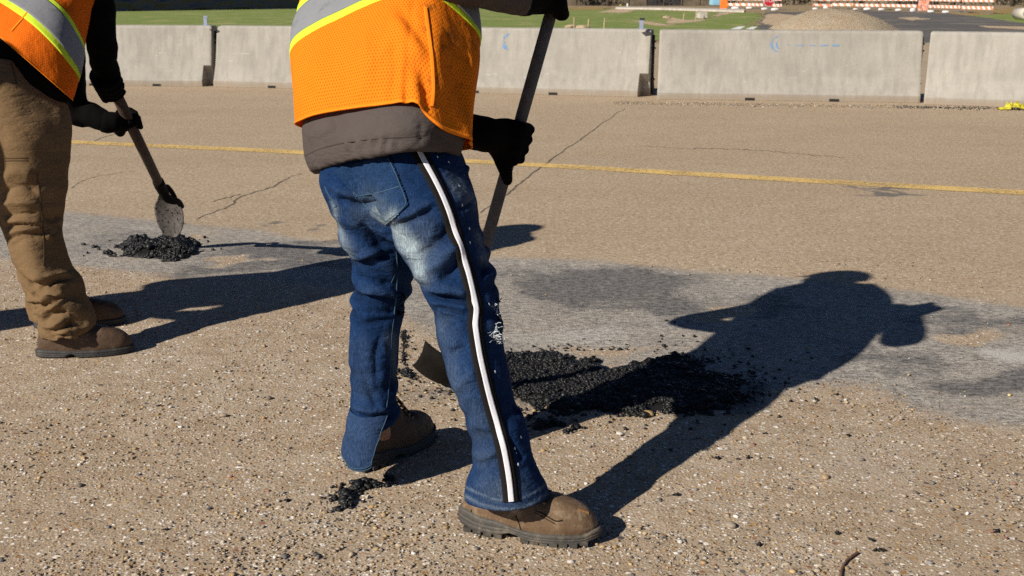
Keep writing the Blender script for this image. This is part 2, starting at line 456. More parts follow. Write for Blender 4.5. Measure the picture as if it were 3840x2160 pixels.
def ground_masks(X, Y):
    d = np.full(X.shape, 1e9); n = len(PATCH_G)
    for i in range(n):
        a, b = PATCH_G[i], PATCH_G[(i + 1) % n]; ab = b - a
        t = np.clip(((X - a[0]) * ab[0] + (Y - a[1]) * ab[1]) / (ab @ ab), 0, 1)
        d = np.minimum(d, np.hypot(X - a[0] - t * ab[0], Y - a[1] - t * ab[1]))
    ins = pip(X, Y, PATCH_G); d = np.where(ins, d, -d)
    patch = sstep(-.22, .20, d)
    pr = proj(np.stack([X, Y, np.zeros_like(X)], -1)); px, py = pr[..., 0], pr[..., 1]
    ok = pr[..., 2] > .5
    fl3 = np.stack([X.ravel(), Y.ravel(), np.zeros(X.size)], 1); nb = (np.abs(fl3[:, 0]) < 6) & (fl3[:, 1] > 1) & (fl3[:, 1] < 9)
    w1 = np.zeros(X.size); w2 = np.zeros(X.size); w1[nb] = nz(fl3[nb], 2.6) + .6 * nz(fl3[nb], 7); w2[nb] = nz(fl3[nb] + 31.7, 2.6) + .6 * nz(fl3[nb] + 31.7, 7)
    px = px + 190 * w1.reshape(X.shape); py = py + 42 * w2.reshape(X.shape)
    dark = np.zeros_like(X)
    for (cx, cy), (rx, ry), a in SOOT: dark = np.maximum(dark, a * np.exp(-(((px - cx) / rx) ** 2 + ((py - cy) / ry) ** 2) ** 1.4))
    pale = np.zeros_like(X)
    for (cx, cy), (rx, ry), a in PALE: pale = np.maximum(pale, a * np.exp(-(((px - cx) / rx) ** 2 + ((py - cy) / ry) ** 2) ** 1.3))
    pale = np.where(ok, pale, 0) * patch
    for (cx, cy), (rx, ry), a in [((3300, 1720), (620, 230), .42), ((2650, 2000), (420, 160), .30), ((3700, 1950), (400, 200), .34), ((700, 1330), (500, 60), .30), ((350, 1560), (300, 60), .26)]: pale = np.maximum(pale, np.where(ok, a * np.exp(-(((px - cx) / rx) ** 2 + ((py - cy) / ry) ** 2)), 0))
    for (cx, cy), (rx, ry), a in CLEAN:
        g = a * np.exp(-(((px - cx) / rx) ** 2 + ((py - cy) / ry) ** 2)); patch = patch * (1 - g); dark = dark * (1 - g)
    dark = np.where(ok, dark, 0)
    coarse = np.where(Y < 5.2, 1.0, np.clip(1 - (Y - 5.2) / 1.5, .12, 1))
    upper = sstep(-.1, .5, Y - (4.9 - .32 * X))     # far side of the patch: the smooth carriageway
    coarse = np.minimum(coarse, 1 - .8 * upper)
    return patch, dark, coarse, pale
def axis_lines(lo, hi, dl, dh, step):
    a = list(np.arange(dl, dh, step)); s = step; x = dl
    while x > lo: s *= 1.25; x -= min(s, 1.5); a.append(max(x, lo))
    s = step; x = a[int((dh - dl) / step)] if False else max(np.arange(dl, dh, step))
    while x < hi: s *= 1.25; x += min(s, 1.5); a.append(min(x, hi))
    return np.unique(np.round(a, 5))
gx = axis_lines(-40, 40, -3.6, 4.0, .022); gy = axis_lines(-8, 30, 1.5, 7.2, .022)
X, Y = np.meshgrid(gx, gy)
patch, dark, coarse, pale = ground_masks(X, Y)
Z = np.zeros_like(X)
fl = np.stack([X.ravel(), Y.ravel(), np.zeros(X.size)], 1)
near = (np.abs(X.ravel()) < 5) & (Y.ravel() < 9) & (Y.ravel() > 1)
zz = np.zeros(X.size); zz[near] = (.004 * nz(fl[near], 1.3) + .0018 * nz(fl[near], 9) * coarse.ravel()[near]) * (1 - sstep(4.6, 5.4, fl[near][:, 1]))
HOLE = np.array([G(x, y)[:2] for x, y in [(1640, 1400), (1900, 1345), (2300, 1385), (2700, 1420), (2800, 1500), (2500, 1555), (2050, 1560), (1700, 1470)]])
def road_z(x, y): return 0.0
zz = zz.reshape(X.shape)
n0, n1 = X.shape
ids = np.arange(n0 * n1).reshape(n0, n1)
Fq = np.stack([ids[:-1, :-1].ravel(), ids[:-1, 1:].ravel(), ids[1:, 1:].ravel(), ids[1:, :-1].ravel()], 1)
me = mesh_from('road', np.stack([X.ravel(), Y.ravel(), zz.ravel()], 1), Fq)
at = me.color_attributes.new('Mask', 'FLOAT_COLOR', 'POINT')
at.data.foreach_set('color', np.stack([patch.ravel(), dark.ravel(), coarse.ravel(), pale.ravel()], 1).astype(np.float32).ravel())
road = obj('road', me, M['road'], kind='structure')

def yellow_mat(name, wear):
    t = NT(name); co = t.coord()
    f = t.math('ADD', t.noise(co, 34, 6, .8), t.math('MULTIPLY', t.noise(co, 2.2, 3), .45))
    m = t.ramp(f, [(wear, 0), (wear + .14, 1)])
    col = t.mix(t.ramp(t.noise(co, 160, 3), [(.3, 0), (.7, 1)]), (.60, .40, .13), (.74, .52, .20))
    t.fin(col, .8, None, .3)
    tr = t.n('ShaderNodeBsdfTransparent'); mx = t.n('ShaderNodeMixShader')
    t.l(m, mx.inputs[0]); t.l(tr.outputs[0], mx.inputs[1]); t.l(t.b.outputs[0], mx.inputs[2])
    t.l(mx.outputs[0], t.t.nodes['Material Output'].inputs['Surface'])
    return t.m
def strip(name, pts, w, mat, z, jag=0.0, parent=None, kind='structure'):
    g = smooth_line([G(x, y)[:2] for x, y in pts], 10); V = []
    for i, p in enumerate(g):
        t = g[min(i + 1, len(g) - 1)] - g[max(i - 1, 0)]; t = t / np.linalg.norm(t); s = np.array([-t[1], t[0]])
        ww = (w(i / (len(g) - 1)) if callable(w) else w) / 2
        j1, j2 = (rng.normal(0, jag, 2) if jag else (0, 0))
        V += [(*(p - s * (ww + j1)), z), (*(p + s * (ww + j2)), z)]
    F = [(2 * i, 2 * i + 2, 2 * i + 3, 2 * i + 1) for i in range(len(g) - 1)]
    return obj(name, mesh_from(name, V, F, False), mat, parent, kind=None if parent else kind)
strip('painted_line', [(-500, 497), (260, 533), (1000, 566), (1900, 613), (2800, 665), (3840, 724), (4500, 765)], .19, yellow_mat('yellow_paint', .595), .003, .004)
strip('painted_line', [(-500, 455), (260, 490), (1000, 525), (1700, 560), (2300, 583), (2800, 622), (3840, 678), (4500, 715)], .11, yellow_mat('yellow_paint_worn', .80), .003, .015)
# cracks: thin dark seams of tar and shade in the carriageway
M['crack'] = simple('crack_filler', (.12, .095, .072), .95, .6, 60)
for pts, w in [([(2345, 408), (2290, 440), (2210, 500), (2120, 560), (2010, 640), (1900, 730), (1800, 800)], .014), ([(735, 828), (800, 795), (870, 770), (890, 745), (960, 720), (1020, 700), (1075, 672), (1130, 650)], .013),
               ([(262, 548), (340, 535), (420, 505), (520, 480)], .010), ([(2400, 548), (2560, 556), (2800, 562), (3050, 582), (3170, 592)], .012), ([(800, 757), (850, 742), (900, 730)], .010), ([(265, 705), (330, 670), (400, 655), (500, 640)], .006)]:
    dn = resample(smooth_line(pts, 4), 14); dn = dn + rng.normal(0, 2.2, dn.shape) * [1, .6]
    strip('crack', [tuple(p) for p in dn], lambda f, w=w: w * (.55 + .45 * math.sin(f * 3.14)) * random.uniform(.5, 1.3), M['crack'], .0018, .002, road)

# terrain beyond the barriers
def terrain_mat(name, c1, c2, c3, sc=.6, fine=14):
    t = NT(name); co = t.coord()
    a = t.noise(co, sc, 6, .65); b = t.noise(co, fine, 4, .7); c = t.noise(t.mapv(co, (1, .25, 1)), sc * 3, 5, .7)
    col = t.mix(t.ramp(b, [(.3, 0), (.7, 1)]), c1, c2)
    col = t.mix(t.ramp(t.math('ADD', t.math('MULTIPLY', a, .6), t.math('MULTIPLY', c, .45)), [(.52, 0), (.66, .85)]), col, c3)
    return t.fin(col, .95, t.bump(b, .6, .06), .1)
M['ground'] = terrain_mat('dry_ground', (.26, .19, .115), (.36, .27, .165), (.20, .17, .08))
M['grass'] = terrain_mat('mown_grass', (.14, .19, .045), (.215, .265, .08), (.38, .33, .16), .35, 3)
M['drygrass'] = terrain_mat('dry_grass', (.26, .17, .07), (.40, .28, .13), (.12, .15, .045))
M['asphalt'] = terrain_mat('side_road_asphalt', (.085, .08, .078), (.15, .142, .135), (.24, .205, .165), .25, 4)
M['sand'] = terrain_mat('pale_sand', (.42, .31, .20), (.58, .45, .31), (.34, .24, .15), 1.2, 10)
M['conc_pale'] = simple('pale_concrete', (.52, .47, .40), .9, .2, 2)
bmg = bmesh.new()
big = 2500
V = []; F = []
nn = 40
lin = np.concatenate([-np.geomspace(big, 8, 16), np.linspace(-6, 6, 5), np.geomspace(8, big, 16)])
VX, VY = np.meshgrid(lin, lin + 0)
idg = np.arange(VX.size).reshape(VX.shape)
obj('ground', mesh_from('ground', np.stack([VX.ravel(), VY.ravel(), np.full(VX.size, -.02)], 1), np.stack([idg[:-1, :-1].ravel(), idg[:-1, 1:].ravel(), idg[1:, 1:].ravel(), idg[1:, :-1].ravel()], 1)), M['ground'], kind='structure')
bmg.free()
def sheet(name, pts, mat, z, jag=0.0, **kw):
    g = [G(x, y)[:2] for x, y in pts]
    if jag:
        g = resample(np.array(g + [g[0]]), .8)[:-1]; g = g + rng.normal(0, jag, g.shape)
    me = bpy.data.meshes.new(name); bm = bmesh.new()
    f = bm.faces.new([bm.verts.new((a, b, z)) for a, b in g]); bmesh.ops.triangulate(bm, faces=[f]); bm.to_mesh(me); bm.free()
    for p in me.polygons:
        if p.normal.z < 0: p.flip()
    kw.setdefault('kind', 'structure')
    return obj(name, me, mat, **kw)
# flat ground beyond: lawn, side road, sand, path
sheet('lawn', [(-1500, 150), (-1500, 26), (600, 24), (1500, 22), (2050, 24), (2160, 29), (2300, 34), (2560, 41), (2700, 45), (2835, 48), (2862, 62), (2840, 80), (2838, 112), (2835, 150)], M['grass'], -.012, .25)
sheet('lawn', [(3560, 62), (3640, 52), (3760, 48), (3900, 46), (5000, 50), (5000, 150), (3900, 92), (3800, 86), (3700, 74), (3600, 66)], M['grass'], -.012, .2)
sheet('dry_verge', [(3480, 47), (3600, 44), (3700, 40), (3760, 32), (3900, 24), (5000, 20), (5000, 50), (3900, 50), (3760, 52), (3640, 58), (3560, 62)], M['drygrass'], -.011, .2)
sheet('side_road', [(2838, 150), (2840, 112), (2850, 80), (2876, 44), (2960, 44), (3060, 44), (3200, 37), (3480, 46), (3560, 50), (3700, 66), (3840, 88), (4300, 140), (4300, 175), (2838, 175)], M['asphalt'], -.010, .08)
sheet('dirt_patch', [(2855, 88), (2862, 70), (2872, 52), (2930, 50), (3000, 60), (2930, 78), (2985, 92), (2900, 96)], M['sand'], -.006, .15)
sheet('dirt_patch', [(3380, 66), (3440, 64), (3480, 70), (3420, 76)], M['sand'], -.006, .15)
sheet('painted_line', [(3665, 96), (3840, 99), (4200, 108), (4200, 118), (3840, 110), (3700, 103)], M['sand'], -.005, .0)
sheet('dirt_patch', [(2360, 74), (2420, 80), (2470, 86), (2500, 92), (2560, 90), (2480, 97), (2420, 92)], M['sand'], -.007, .10)
sheet('dirt_patch', [(2492, 66), (2512, 64), (2560, 73), (2600, 76), (2622, 73), (2660, 66), (2622, 80), (2560, 86), (2505, 88), (2512, 76)], M['sand'], -.006, .10)
sheet('dirt_patch', [(2290, 36), (2330, 34), (2390, 38), (2330, 48), (2240, 46)], M['sand'], -.007, .15)
sheet('dirt_patch', [(2120, 30), (2200, 26), (2290, 28), (2240, 36), (2150, 38)], M['drygrass'], -.0075, .25)
sheet('dirt_patch', [(2660, 64), (2700, 47), (2760, 46), (2700, 58)], M['sand'], -.0065, .15)
M['white'] = simple('white_paint', (.78, .77, .74), .7, .08, 20)
sheet('painted_line', [(2738, 109), (2770, 99), (2796, 98), (2776, 109)], M['white'], -.004)
sheet('painted_line', [(2795, 109), (2818, 100), (2842, 99), (2826, 109)], M['white'], -.004)
# raised pale concrete path
pp = [G(x, y)[:2] for x, y in [(2308, 29), (2480, 30.5), (2640, 35), (2790, 38), (2790, 45.5), (2640, 41), (2480, 36), (2308, 33)]]
m = MB(); m.add([(*p, -.02) for p in pp] + [(*p, .10) for p in pp], [tuple(range(8, 16))] + [(i, (i + 1) % 8, 8 + (i + 1) % 8, 8 + i) for i in range(8)])
m.build('path', M['conc_pale'], kind='structure')

# =====================================================================================  BARRIERS
def concrete_mat():
    t = NT('barrier_concrete'); co = t.coord()
    oi = t.n('ShaderNodeObjectInfo')
    ad = t.n('ShaderNodeVectorMath', operation='ADD'); t.l(co, ad.inputs[0])
    cb = t.n('ShaderNodeCombineXYZ'); t.l(t.math('MULTIPLY', oi.outputs['Random'], 40.0), cb.inputs[0]); t.l(cb.outputs[0], ad.inputs[1]); co2 = ad.outputs[0]
    a = t.noise(co2, 1.6, 6, .65); streak = t.noise(t.mapv(co2, (14, 14, .9)), 1.0, 5, .6); b = t.noise(co2, 45, 4, .7); pores = t.noise(co2, 130, 2)
    col = t.mix(t.ramp(a, [(.3, 0), (.7, 1)]), (.325, .302, .262), (.435, .408, .355))
    col = t.mix(t.ramp(streak, [(.42, 0), (.70, .55)]), col, (.235, .22, .195))
    col = t.mix(t.ramp(b, [(.3, .25), (.7, 0)]), col, (.20, .185, .16))
    sp = t.n('ShaderNodeSeparateXYZ'); t.l(co, sp.inputs[0])
    dirt = t.math('ADD', t.ramp(t.math('ADD', sp.outputs[2], t.math('MULTIPLY', t.noise(co2, 6, 4), .08)), [(.075, 1), (.135, 0)]), 0)
    col = t.mix(t.math('MULTIPLY', dirt, .6), col, (.29, .215, .145))
    scr = t.ramp(t.noise(t.mapv(co2, (3.0, 3, 22)), 2.0, 3, .5), [(.70, 0), (.74, .55)])
    col = t.mix(scr, col, (.52, .50, .46))
    nr = t.bump(t.math('ADD', b, t.ramp(pores, [(.66, 1), (.72, 0)])), .35, .004)
    return t.fin(col, .92, nr, .25)
M['concrete'] = concrete_mat()
M['steel'] = simple('dark_steel', (.05, .048, .046), .55, .3, 20, metal=.6)
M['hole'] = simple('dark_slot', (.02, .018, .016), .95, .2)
M['blue'] = None
def blue_mat():
    t = NT('blue_stencil_paint'); co = t.coord()
    f = t.noise(co, 22, 5, .7); m = t.ramp(f, [(.42, .05), (.62, .75)])
    t.fin((.10, .36, .72), .8, None, .2)
    tr = t.n('ShaderNodeBsdfTransparent'); mx = t.n('ShaderNodeMixShader')
    t.l(m, mx.inputs[0]); t.l(tr.outputs[0], mx.inputs[1]); t.l(t.b.outputs[0], mx.inputs[2]); t.l(mx.outputs[0], t.t.nodes['Material Output'].inputs['Surface'])
    return t.m
M['blue'] = blue_mat()
PROF = [(0.0, 0.0), (-.002, .075), (.012, .092), (.045, .17), (.085, .28), (.115, .40), (.145, .55), (.175, .70), (.188, .775), (.205, .803), (.222, .81)]      # F shape: set back from the toe, height
def face_at(z):
    for (a, za), (b, zb) in zip(PROF[:-1], PROF[1:]):
        if za <= z <= zb: return a + (b - a) * (z - za) / (zb - za)
    return PROF[-1][0]
def barrier(a, b, label, slots=(), gap_l=.03, gap_r=.03, logo=None, notch=False, group='precast barriers in a row'):
    a, b = np.array(a), np.array(b); u = b - a; L = np.linalg.norm(u); u /= L; n = np.array([-u[1], u[0]])     # n points away from the camera
    o = bpy.data.objects.new('concrete_barrier', None); COL.objects.link(o)
    ang = math.atan2(u[1], u[0]); o.location = (a[0], a[1], 0); o.rotation_euler = (0, 0, ang)
    o['label'] = label; o['category'] = 'barrier'; o['group'] = group
    depth = .61
    outline = PROF + [(depth - x, z) for x, z in PROF[::-1]]
    # body with bevelled ends: rows along the length, notch (drain slot) rows near the foot
    xs = [0, .012, .03] + ([L - .112, L - .108] if notch else []) + list(np.linspace(.12, L - .12, 22)) + [L - .03, L - .012, L]
    rows = []
    for x in sorted(xs):
        e = min(x, L - x); cutb = notch and x > L - .11; k = .018 * max(0, 1 - e / .03) ** 2
        r = []
        for (y, z) in outline:
            cy = depth / 2
            yy = cy + (y - cy) * (1 - k * 1.5); zz_ = z * (1 - k * .6)
            if 0.1 < z: 
                yy += .0035 * noise.noise(Vector((x * 2 + a[0] * 3, z * 3, y * 9)))
            if x in (0, L) and random.random() < .35: zz_ = max(0, zz_ - random.uniform(0, .012)) if z > .7 else zz_
            if cutb and z < .26 and y < .3: yy = max(yy, .21)
            r.append((x, yy, zz_ + .002))
        rows.append(r)
    m = MB(); m.grid(rows, True); k = len(outline)
    m.F += [tuple(range(k - 1, -1, -1)), tuple((len(xs) - 1) * k + j for j in range(k))]
    body = mesh_from('body', m.V, m.F, False)
    bo = obj('body', body, M['concrete']); bo.parent = o
    for s in slots:         # drain slots at the foot, near-black boxes with the shade of the slot in their colour
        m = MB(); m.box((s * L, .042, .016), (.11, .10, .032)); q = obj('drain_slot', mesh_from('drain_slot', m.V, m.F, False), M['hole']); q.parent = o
    # steel pins and loops at the joint on the right-hand end
    m = MB(); m.tube([(L + .02, depth / 2, .02), (L + .02, depth / 2, .74)], .016, 10)
    q = obj('joint_pin', mesh_from('joint_pin', m.V, m.F, True), M['steel']); q.parent = o
    for z in (.20, .58, .66):
        m = MB(); m.tube([(L - .01, depth / 2 - .045, z), (L + .035, depth / 2 - .03, z), (L + .045, depth / 2, z), (L + .035, depth / 2 + .03, z), (L - .01, depth / 2 + .045, z)], .01, 8)
        q = obj('joint_loop', mesh_from('joint_loop', m.V, m.F, True), M['steel']); q.parent = o
    if logo:
        for shape in logo:
            V = [(x, face_at(z) - .004, z) for x, z in shape]
            n2 = len(V) // 2
            q = obj('stencil_mark', mesh_from('stencil_mark', V, [(i, i + 1, n2 + i + 1, n2 + i) for i in range(n2 - 1)], False), M['blue']); q.parent = o
    return o
def arc(cx, cz, r0, r1, a0, a1, n=14, thin=.15):
    o_, i_ = [], []
    for k in range(n):
        f = k / (n - 1); w = math.radians(a0 + (a1 - a0) * f); t = thin + (1 - thin) * math.sin(math.pi * f)
        o_.append((cx + r1 * math.cos(w), cz + r1 * math.sin(w))); rr = r1 - (r1 - r0) * t; i_.append((cx + rr * math.cos(w), cz + rr * math.sin(w)))
    return o_ + i_
def bar(x0, x1, z0, z1): return [(x0, z1), (x1, z1), (x0, z0), (x1, z0)]
g_ = lambda x, y: G(x, y)[:2]
jm = (g_(800, 325) + g_(2424, 365)) / 2
dirm = g_(2424, 365) - g_(800, 325); dirm /= np.linalg.norm(dirm)
left0 = g_(788, 325); dl = g_(788, 325) - g_(340, 321.5); dl = dl / np.linalg.norm(dl)
barrier(left0 - dl * 3.03 - dl * 3.07, left0 - dl * 3.07, 'grey concrete barrier behind the worker in brown trousers, cut by the frame edge', (.5,))
barrier(left0 - dl * 3.03, left0, 'grey concrete barrier between the black sleeve and the left joint', (.45, .75), notch=True)
crescents = [arc(1.40, .655, .065, .092, 75, 285), arc(1.42, .65, .03, .052, 80, 280), bar(1.50, 1.53, .635, .655), bar(1.60, 1.70, .636, .646), bar(1.76, 1.84, .636, .646), bar(1.88, 1.98, .636, .648), bar(2.02, 2.10, .636, .650)]
half = [arc(1.15, .66, .05, .085, 75, 190, 10), arc(1.13, .60, .01, .06, 120, 300, 10)]
barrier(g_(800, 325), jm - dirm * .03, 'grey concrete barrier left of and partly hidden behind the orange vest', (.3, .7))
barrier(jm + dirm * .03, g_(2424, 365), 'pale concrete barrier crossed by the shovel shaft, with a smeared blue mark', (.25, .60), logo=half, notch=True)
barrier(g_(2464, 372), g_(3450, 386), 'concrete barrier with blue double crescent stencil in front of the gravel mound', (.36, .68), logo=crescents)
r0 = g_(3463, 391); dr_ = g_(3840, 404) - r0; dr_ /= np.linalg.norm(dr_)
barrier(r0, r0 + dr_ * 3.03, 'concrete barrier at the right edge behind the yellow rag', (.4,), logo=[bar(1.15, 1.19, .55, .60)])

# reflectors standing on the barrier tops
M['reflector'] = simple('grey_blue_reflector', (.32, .36, .48), .4, .1)
M['darkcap'] = simple('dark_rubber', (.04, .037, .04), .6, .2)
for pxy, d, lab in [((772, 100), 15.25, 'small blue-grey reflector on the barrier by the black glove'), ((2405, 109), 13.68, 'slim pale reflector post on the barrier at the middle joint')]:
    p = P(*pxy, d); p[2] = .812
    t = thing('reflector', p, lab, 'reflector', 'reflectors on the barrier tops')
    h = .105 if pxy[0] < 1000 else .11
    m = MB(); m.box(p + [0, 0, h / 2], (.045, .02, h)); m.build('post', M['reflector'], t)
    m = MB(); m.box(p + [.01, 0, .004], (.11, .06, .008)); m.build('base', M['reflector'], t)
    m = MB(); m.box(p + [.008, 0, h + .012], (.06, .03, .024)); m.build('cap', M['darkcap'] if pxy[0] > 1000 else M['reflector'], t)

# yellow rag on the road by the last barrier
def yellow_rag():
    c = G(3792, 411); n = 34
    A = []
    for i in range(n):
        r = []
        for j in range(n):
            u, v = i / (n - 1) * 2 - 1, j / (n - 1) * 2 - 1
            e = max(0, 1 - (u * u + v * v) * .55)
            z = .01 + e * (.05 + .055 * abs(noise.noise(Vector((u * 3.1, v * 3.1, 1.7)))) * 2 + .03 * noise.noise(Vector((u * 7, v * 7, 3))))
            if u < -.3: z *= .45
            r.append((c[0] + u * .15 + .03 * noise.noise(Vector((u * 4, v * 4, 9))), c[1] + v * .07, max(.006, z * .7)))
        A.append(r)
    m = MB(); m.grid(A)
    o = m.build('rag', simple('yellow_plastic', (.50, .44, .03), .6, .45, 30), smooth=True, label='crumpled bright yellow rag lying at the foot of the barrier', cat='rag')
    return o
yellow_rag()

# =====================================================================================  BACKGROUND
# black silt fence along the far edge of the lawn
def silt_fence():
    a, b = G(-900, 62)[:2], G(1790, 22)[:2]; L = np.linalg.norm(b - a); u = (b - a) / L; nrm = np.array([-u[1], u[0]]); n = 160
    A = []
    for k in range(7):
        z = k / 6 * .95; r = []
        for i in range(n):
            s = i / (n - 1) * L; sag = .05 * abs(math.sin(s * 1.1)) + .06 * noise.noise(Vector((s * .5, 0, 4)))
            w = .10 * noise.noise(Vector((s * 1.3, z * 2.2, 0))) + .05 * noise.noise(Vector((s * 4, z * 5, 1)))
            p = a + u * s + nrm * w; r.append((p[0], p[1], z * (1 - sag) - .02))
        A.append(r)
    t = thing('silt_fence', (*((a + b) / 2), 0), 'black plastic silt fence sheeting along the far edge of the grass', 'fence')
    m = MB(); m.grid(A); m.build('sheeting', simple('black_plastic_sheet', (.016, .016, .02), .35, .3, 2, spec=.6), t, smooth=True)
    for i in range(14):
        p = a + u * L * i / 13
        m = MB(); m.box((p[0], p[1] + .08, .5), (.05, .05, 1.1)); m.build('stake', simple('weathered_stake', (.22, .17, .11), .9) if 'stk' not in M else M['stk'], t)
silt_fence()
M['wood'] = simple('weathered_fence_wood', (.115, .092, .062), .9, .3, 1.5)
M['fence_gap'] = simple('dark_fence_gap', (.03, .028, .03), .9, .3, 1.5)
def wood_fence():
    a, b = G(1900, 20)[:2], G(2690, 21)[:2]; L = np.linalg.norm(b - a); u = (b - a) / L
    t = thing('wooden_fence', (*((a + b) / 2), 0), 'tall brown wooden board fence behind the far path', 'fence')
    ax = np.array([[u[0], u[1], 0], [-u[1], u[0], 0], [0, 0, 1]])
    npan = 12; pl = L / npan
    for k in range(npan):
        m = MB(); pxm = proj(np.array([[*(a + u * pl * (k + .5)), 0]]))[0][0]
        dk = 2440 < pxm < 2560  # near-black boards stand in for a shadowed opening in the fence
        nb = 14
        for i in range(nb):
            s = pl * (k + (i + .5) / nb); p = a + u * s
            m.box((p[0], p[1] + random.uniform(-.02, .02), .95), (pl / nb * .9, .03, 1.9 + random.uniform(-.05, .05)), ax)
        m.build('panel', M['fence_gap'] if dk else M['wood'], t)
        p = a + u * pl * k; m = MB(); m.box((p[0], p[1] - .06, 1.0), (.11, .11, 2.0), ax); m.build('post', M['wood'], t)
wood_fence()
M['stk'] = simple('pale_wood_stake', (.42, .33, .20), .9, .2)
for x, y0, y1, lab in [(2153, 68, 108, 'pale wooden stake nearest the shovel shaft, above the barrier'), (2205, 74, 108, 'middle of three pale stakes standing in the grass'), (2265, 71, 108, 'pale stake leaning slightly, third from the shovel shaft'),
                       (2562, 51, 76, 'short pale stake beside the sandy gully'), (2607, 44, 73, 'pale stake standing against the culvert')]:
    b = G(x, y1); d = proj(b[None])[0][2]; h = (y1 - y0) * d / FPX
    m = MB(); lean = random.uniform(-.04, .06)
    m.tube([b - [0, 0, .05], b + [lean * .5, 0, h * .5], b + [lean, 0, h], b + [lean, 0, h + .03]], [.028, .028, .026, .008], 6)
    m.build('stake', M['stk'], label=lab, cat='stake', group='wooden stakes on the lawn')
# pale stones lying around the stakes
for x, y, w, lab in [(2140, 104, 22, 'pale rock beside the leftmost stake'), (2185, 108, 26, 'pale rock between the first stakes'), (2500, 68, 16, 'pale boulder at the head of the sandy gully')]:
    b = G(x, y); d = proj(b[None])[0][2]; r = w * d / FPX
    bm = bmesh.new(); bmesh.ops.create_icosphere(bm, subdivisions=3, radius=1)
    for v in bm.verts: v.co *= 1 + .3 * noise.noise(v.co * 1.6 + Vector((x, 0, 0)))
    me = bpy.data.meshes.new('rock'); bm.to_mesh(me); bm.free()
    o = obj('rock', me, M['sand'], label=lab, cat='rock', group='pale rocks on the lawn'); o.location = b + [0, 0, r * .1]; o.scale = (r, r * .7, r * .42)
# culvert headwall with an arched pipe mouth
def culvert():
    c = G(2632, 67); d = proj(c[None])[0][2]; s = d / FPX
    t = thing('culvert', c, 'concrete culvert headwall with an arched pipe opening', 'culvert')
    W, H = 40 * s, 22 * s
    m = MB(); rr = 9.5 * s; n = 14; z0 = 3 * s
    pts = [(-rr, 0)] + [(rr * math.cos(math.pi - math.pi * i / n), z0 + rr * math.sin(math.pi * i / n)) for i in range(n + 1)] + [(rr, 0)]
    outer = [(-W / 2, 0)] + [(-W / 2 + W * i / n, H) if 0 < i < n else (math.copysign(W / 2, i - n / 2), H * .9) for i in range(n + 1)] + [(W / 2, 0)]
    k = len(pts)
    V = [(c[0] + x, c[1], z) for x, z in pts] + [(c[0] + x, c[1], z) for x, z in outer] + [(c[0] + x, c[1] + .25, z) for x, z in outer] + [(c[0] + x, c[1] + 1.6, z) for x, z in pts]
    F = [(i, i + 1, k + i + 1, k + i) for i in range(k - 1)] + [(k + i, k + i + 1, 2 * k + i + 1, 2 * k + i) for i in range(k - 1)]
    m.add(V, F); m.build('headwall', M['conc_pale'], t)
    m = MB(); m.add(V, [(i, 3 * k + i, 3 * k + i + 1, i + 1) for i in range(k - 1)] + [tuple(3 * k + i for i in range(k))]); m.build('pipe', M['hole'], t)
    m = MB(); m.box((c[0] - W / 2 + .1, c[1] - .6, H * .35), (.18, 1.2, H * .7)); m.build('wing_wall', M['conc_pale'], t)
culvert()
# gravel mound
def mound():
    c = G(3155, 113); d = proj(c[None])[0][2]; s = d / FPX; n = 70; A = []
    rx, ry, H = 235 * s, 2.6, 80 * s
    cc = c + np.array([0, 1.2, 0])
    for i in range(n):
        r = []
        for j in range(n):
            u, v = (i / (n - 1) * 2 - 1) * 1.15, (j / (n - 1) * 2 - 1) * 1.15
            q = math.hypot(u, v) * (1 + .10 * noise.noise(Vector((u * 1.3, v * 1.3, 2))))
            h = H * max(0, 1 - q ** 2.1) * (1 + .05 * noise.noise(Vector((u * 4, v * 4, 7)))) + (.02 * noise.noise(Vector((u * 14, v * 14, 5))) if q < 1 else 0)
            r.append((cc[0] + u * rx, cc[1] + v * ry, h - .03))
        A.append(r)
    m = MB(); m.grid(A)
    t = NT('mound_gravel'); co = t.coord(); f = t.noise(co, 9, 6, .75); g = t.noise(co, 60, 3, .7); a = t.noise(co, 1.2, 4)
    col = t.mix(t.ramp(f, [(.3, 0), (.7, 1)]), (.40, .32, .22), (.60, .50, .36)); col = t.mix(t.ramp(g, [(.3, .4), (.6, 0)]), col, (.24, .18, .12)); col = t.mix(t.ramp(a, [(.45, 0), (.7, .5)]), col, (.42, .29, .18))
    m.build('gravel_mound', t.fin(col, .95, t.bump(t.math('ADD', f, g), .9, .05), .1), smooth=True, label='rounded tan gravel mound on the side road behind the barrier', cat='mound')
mound()

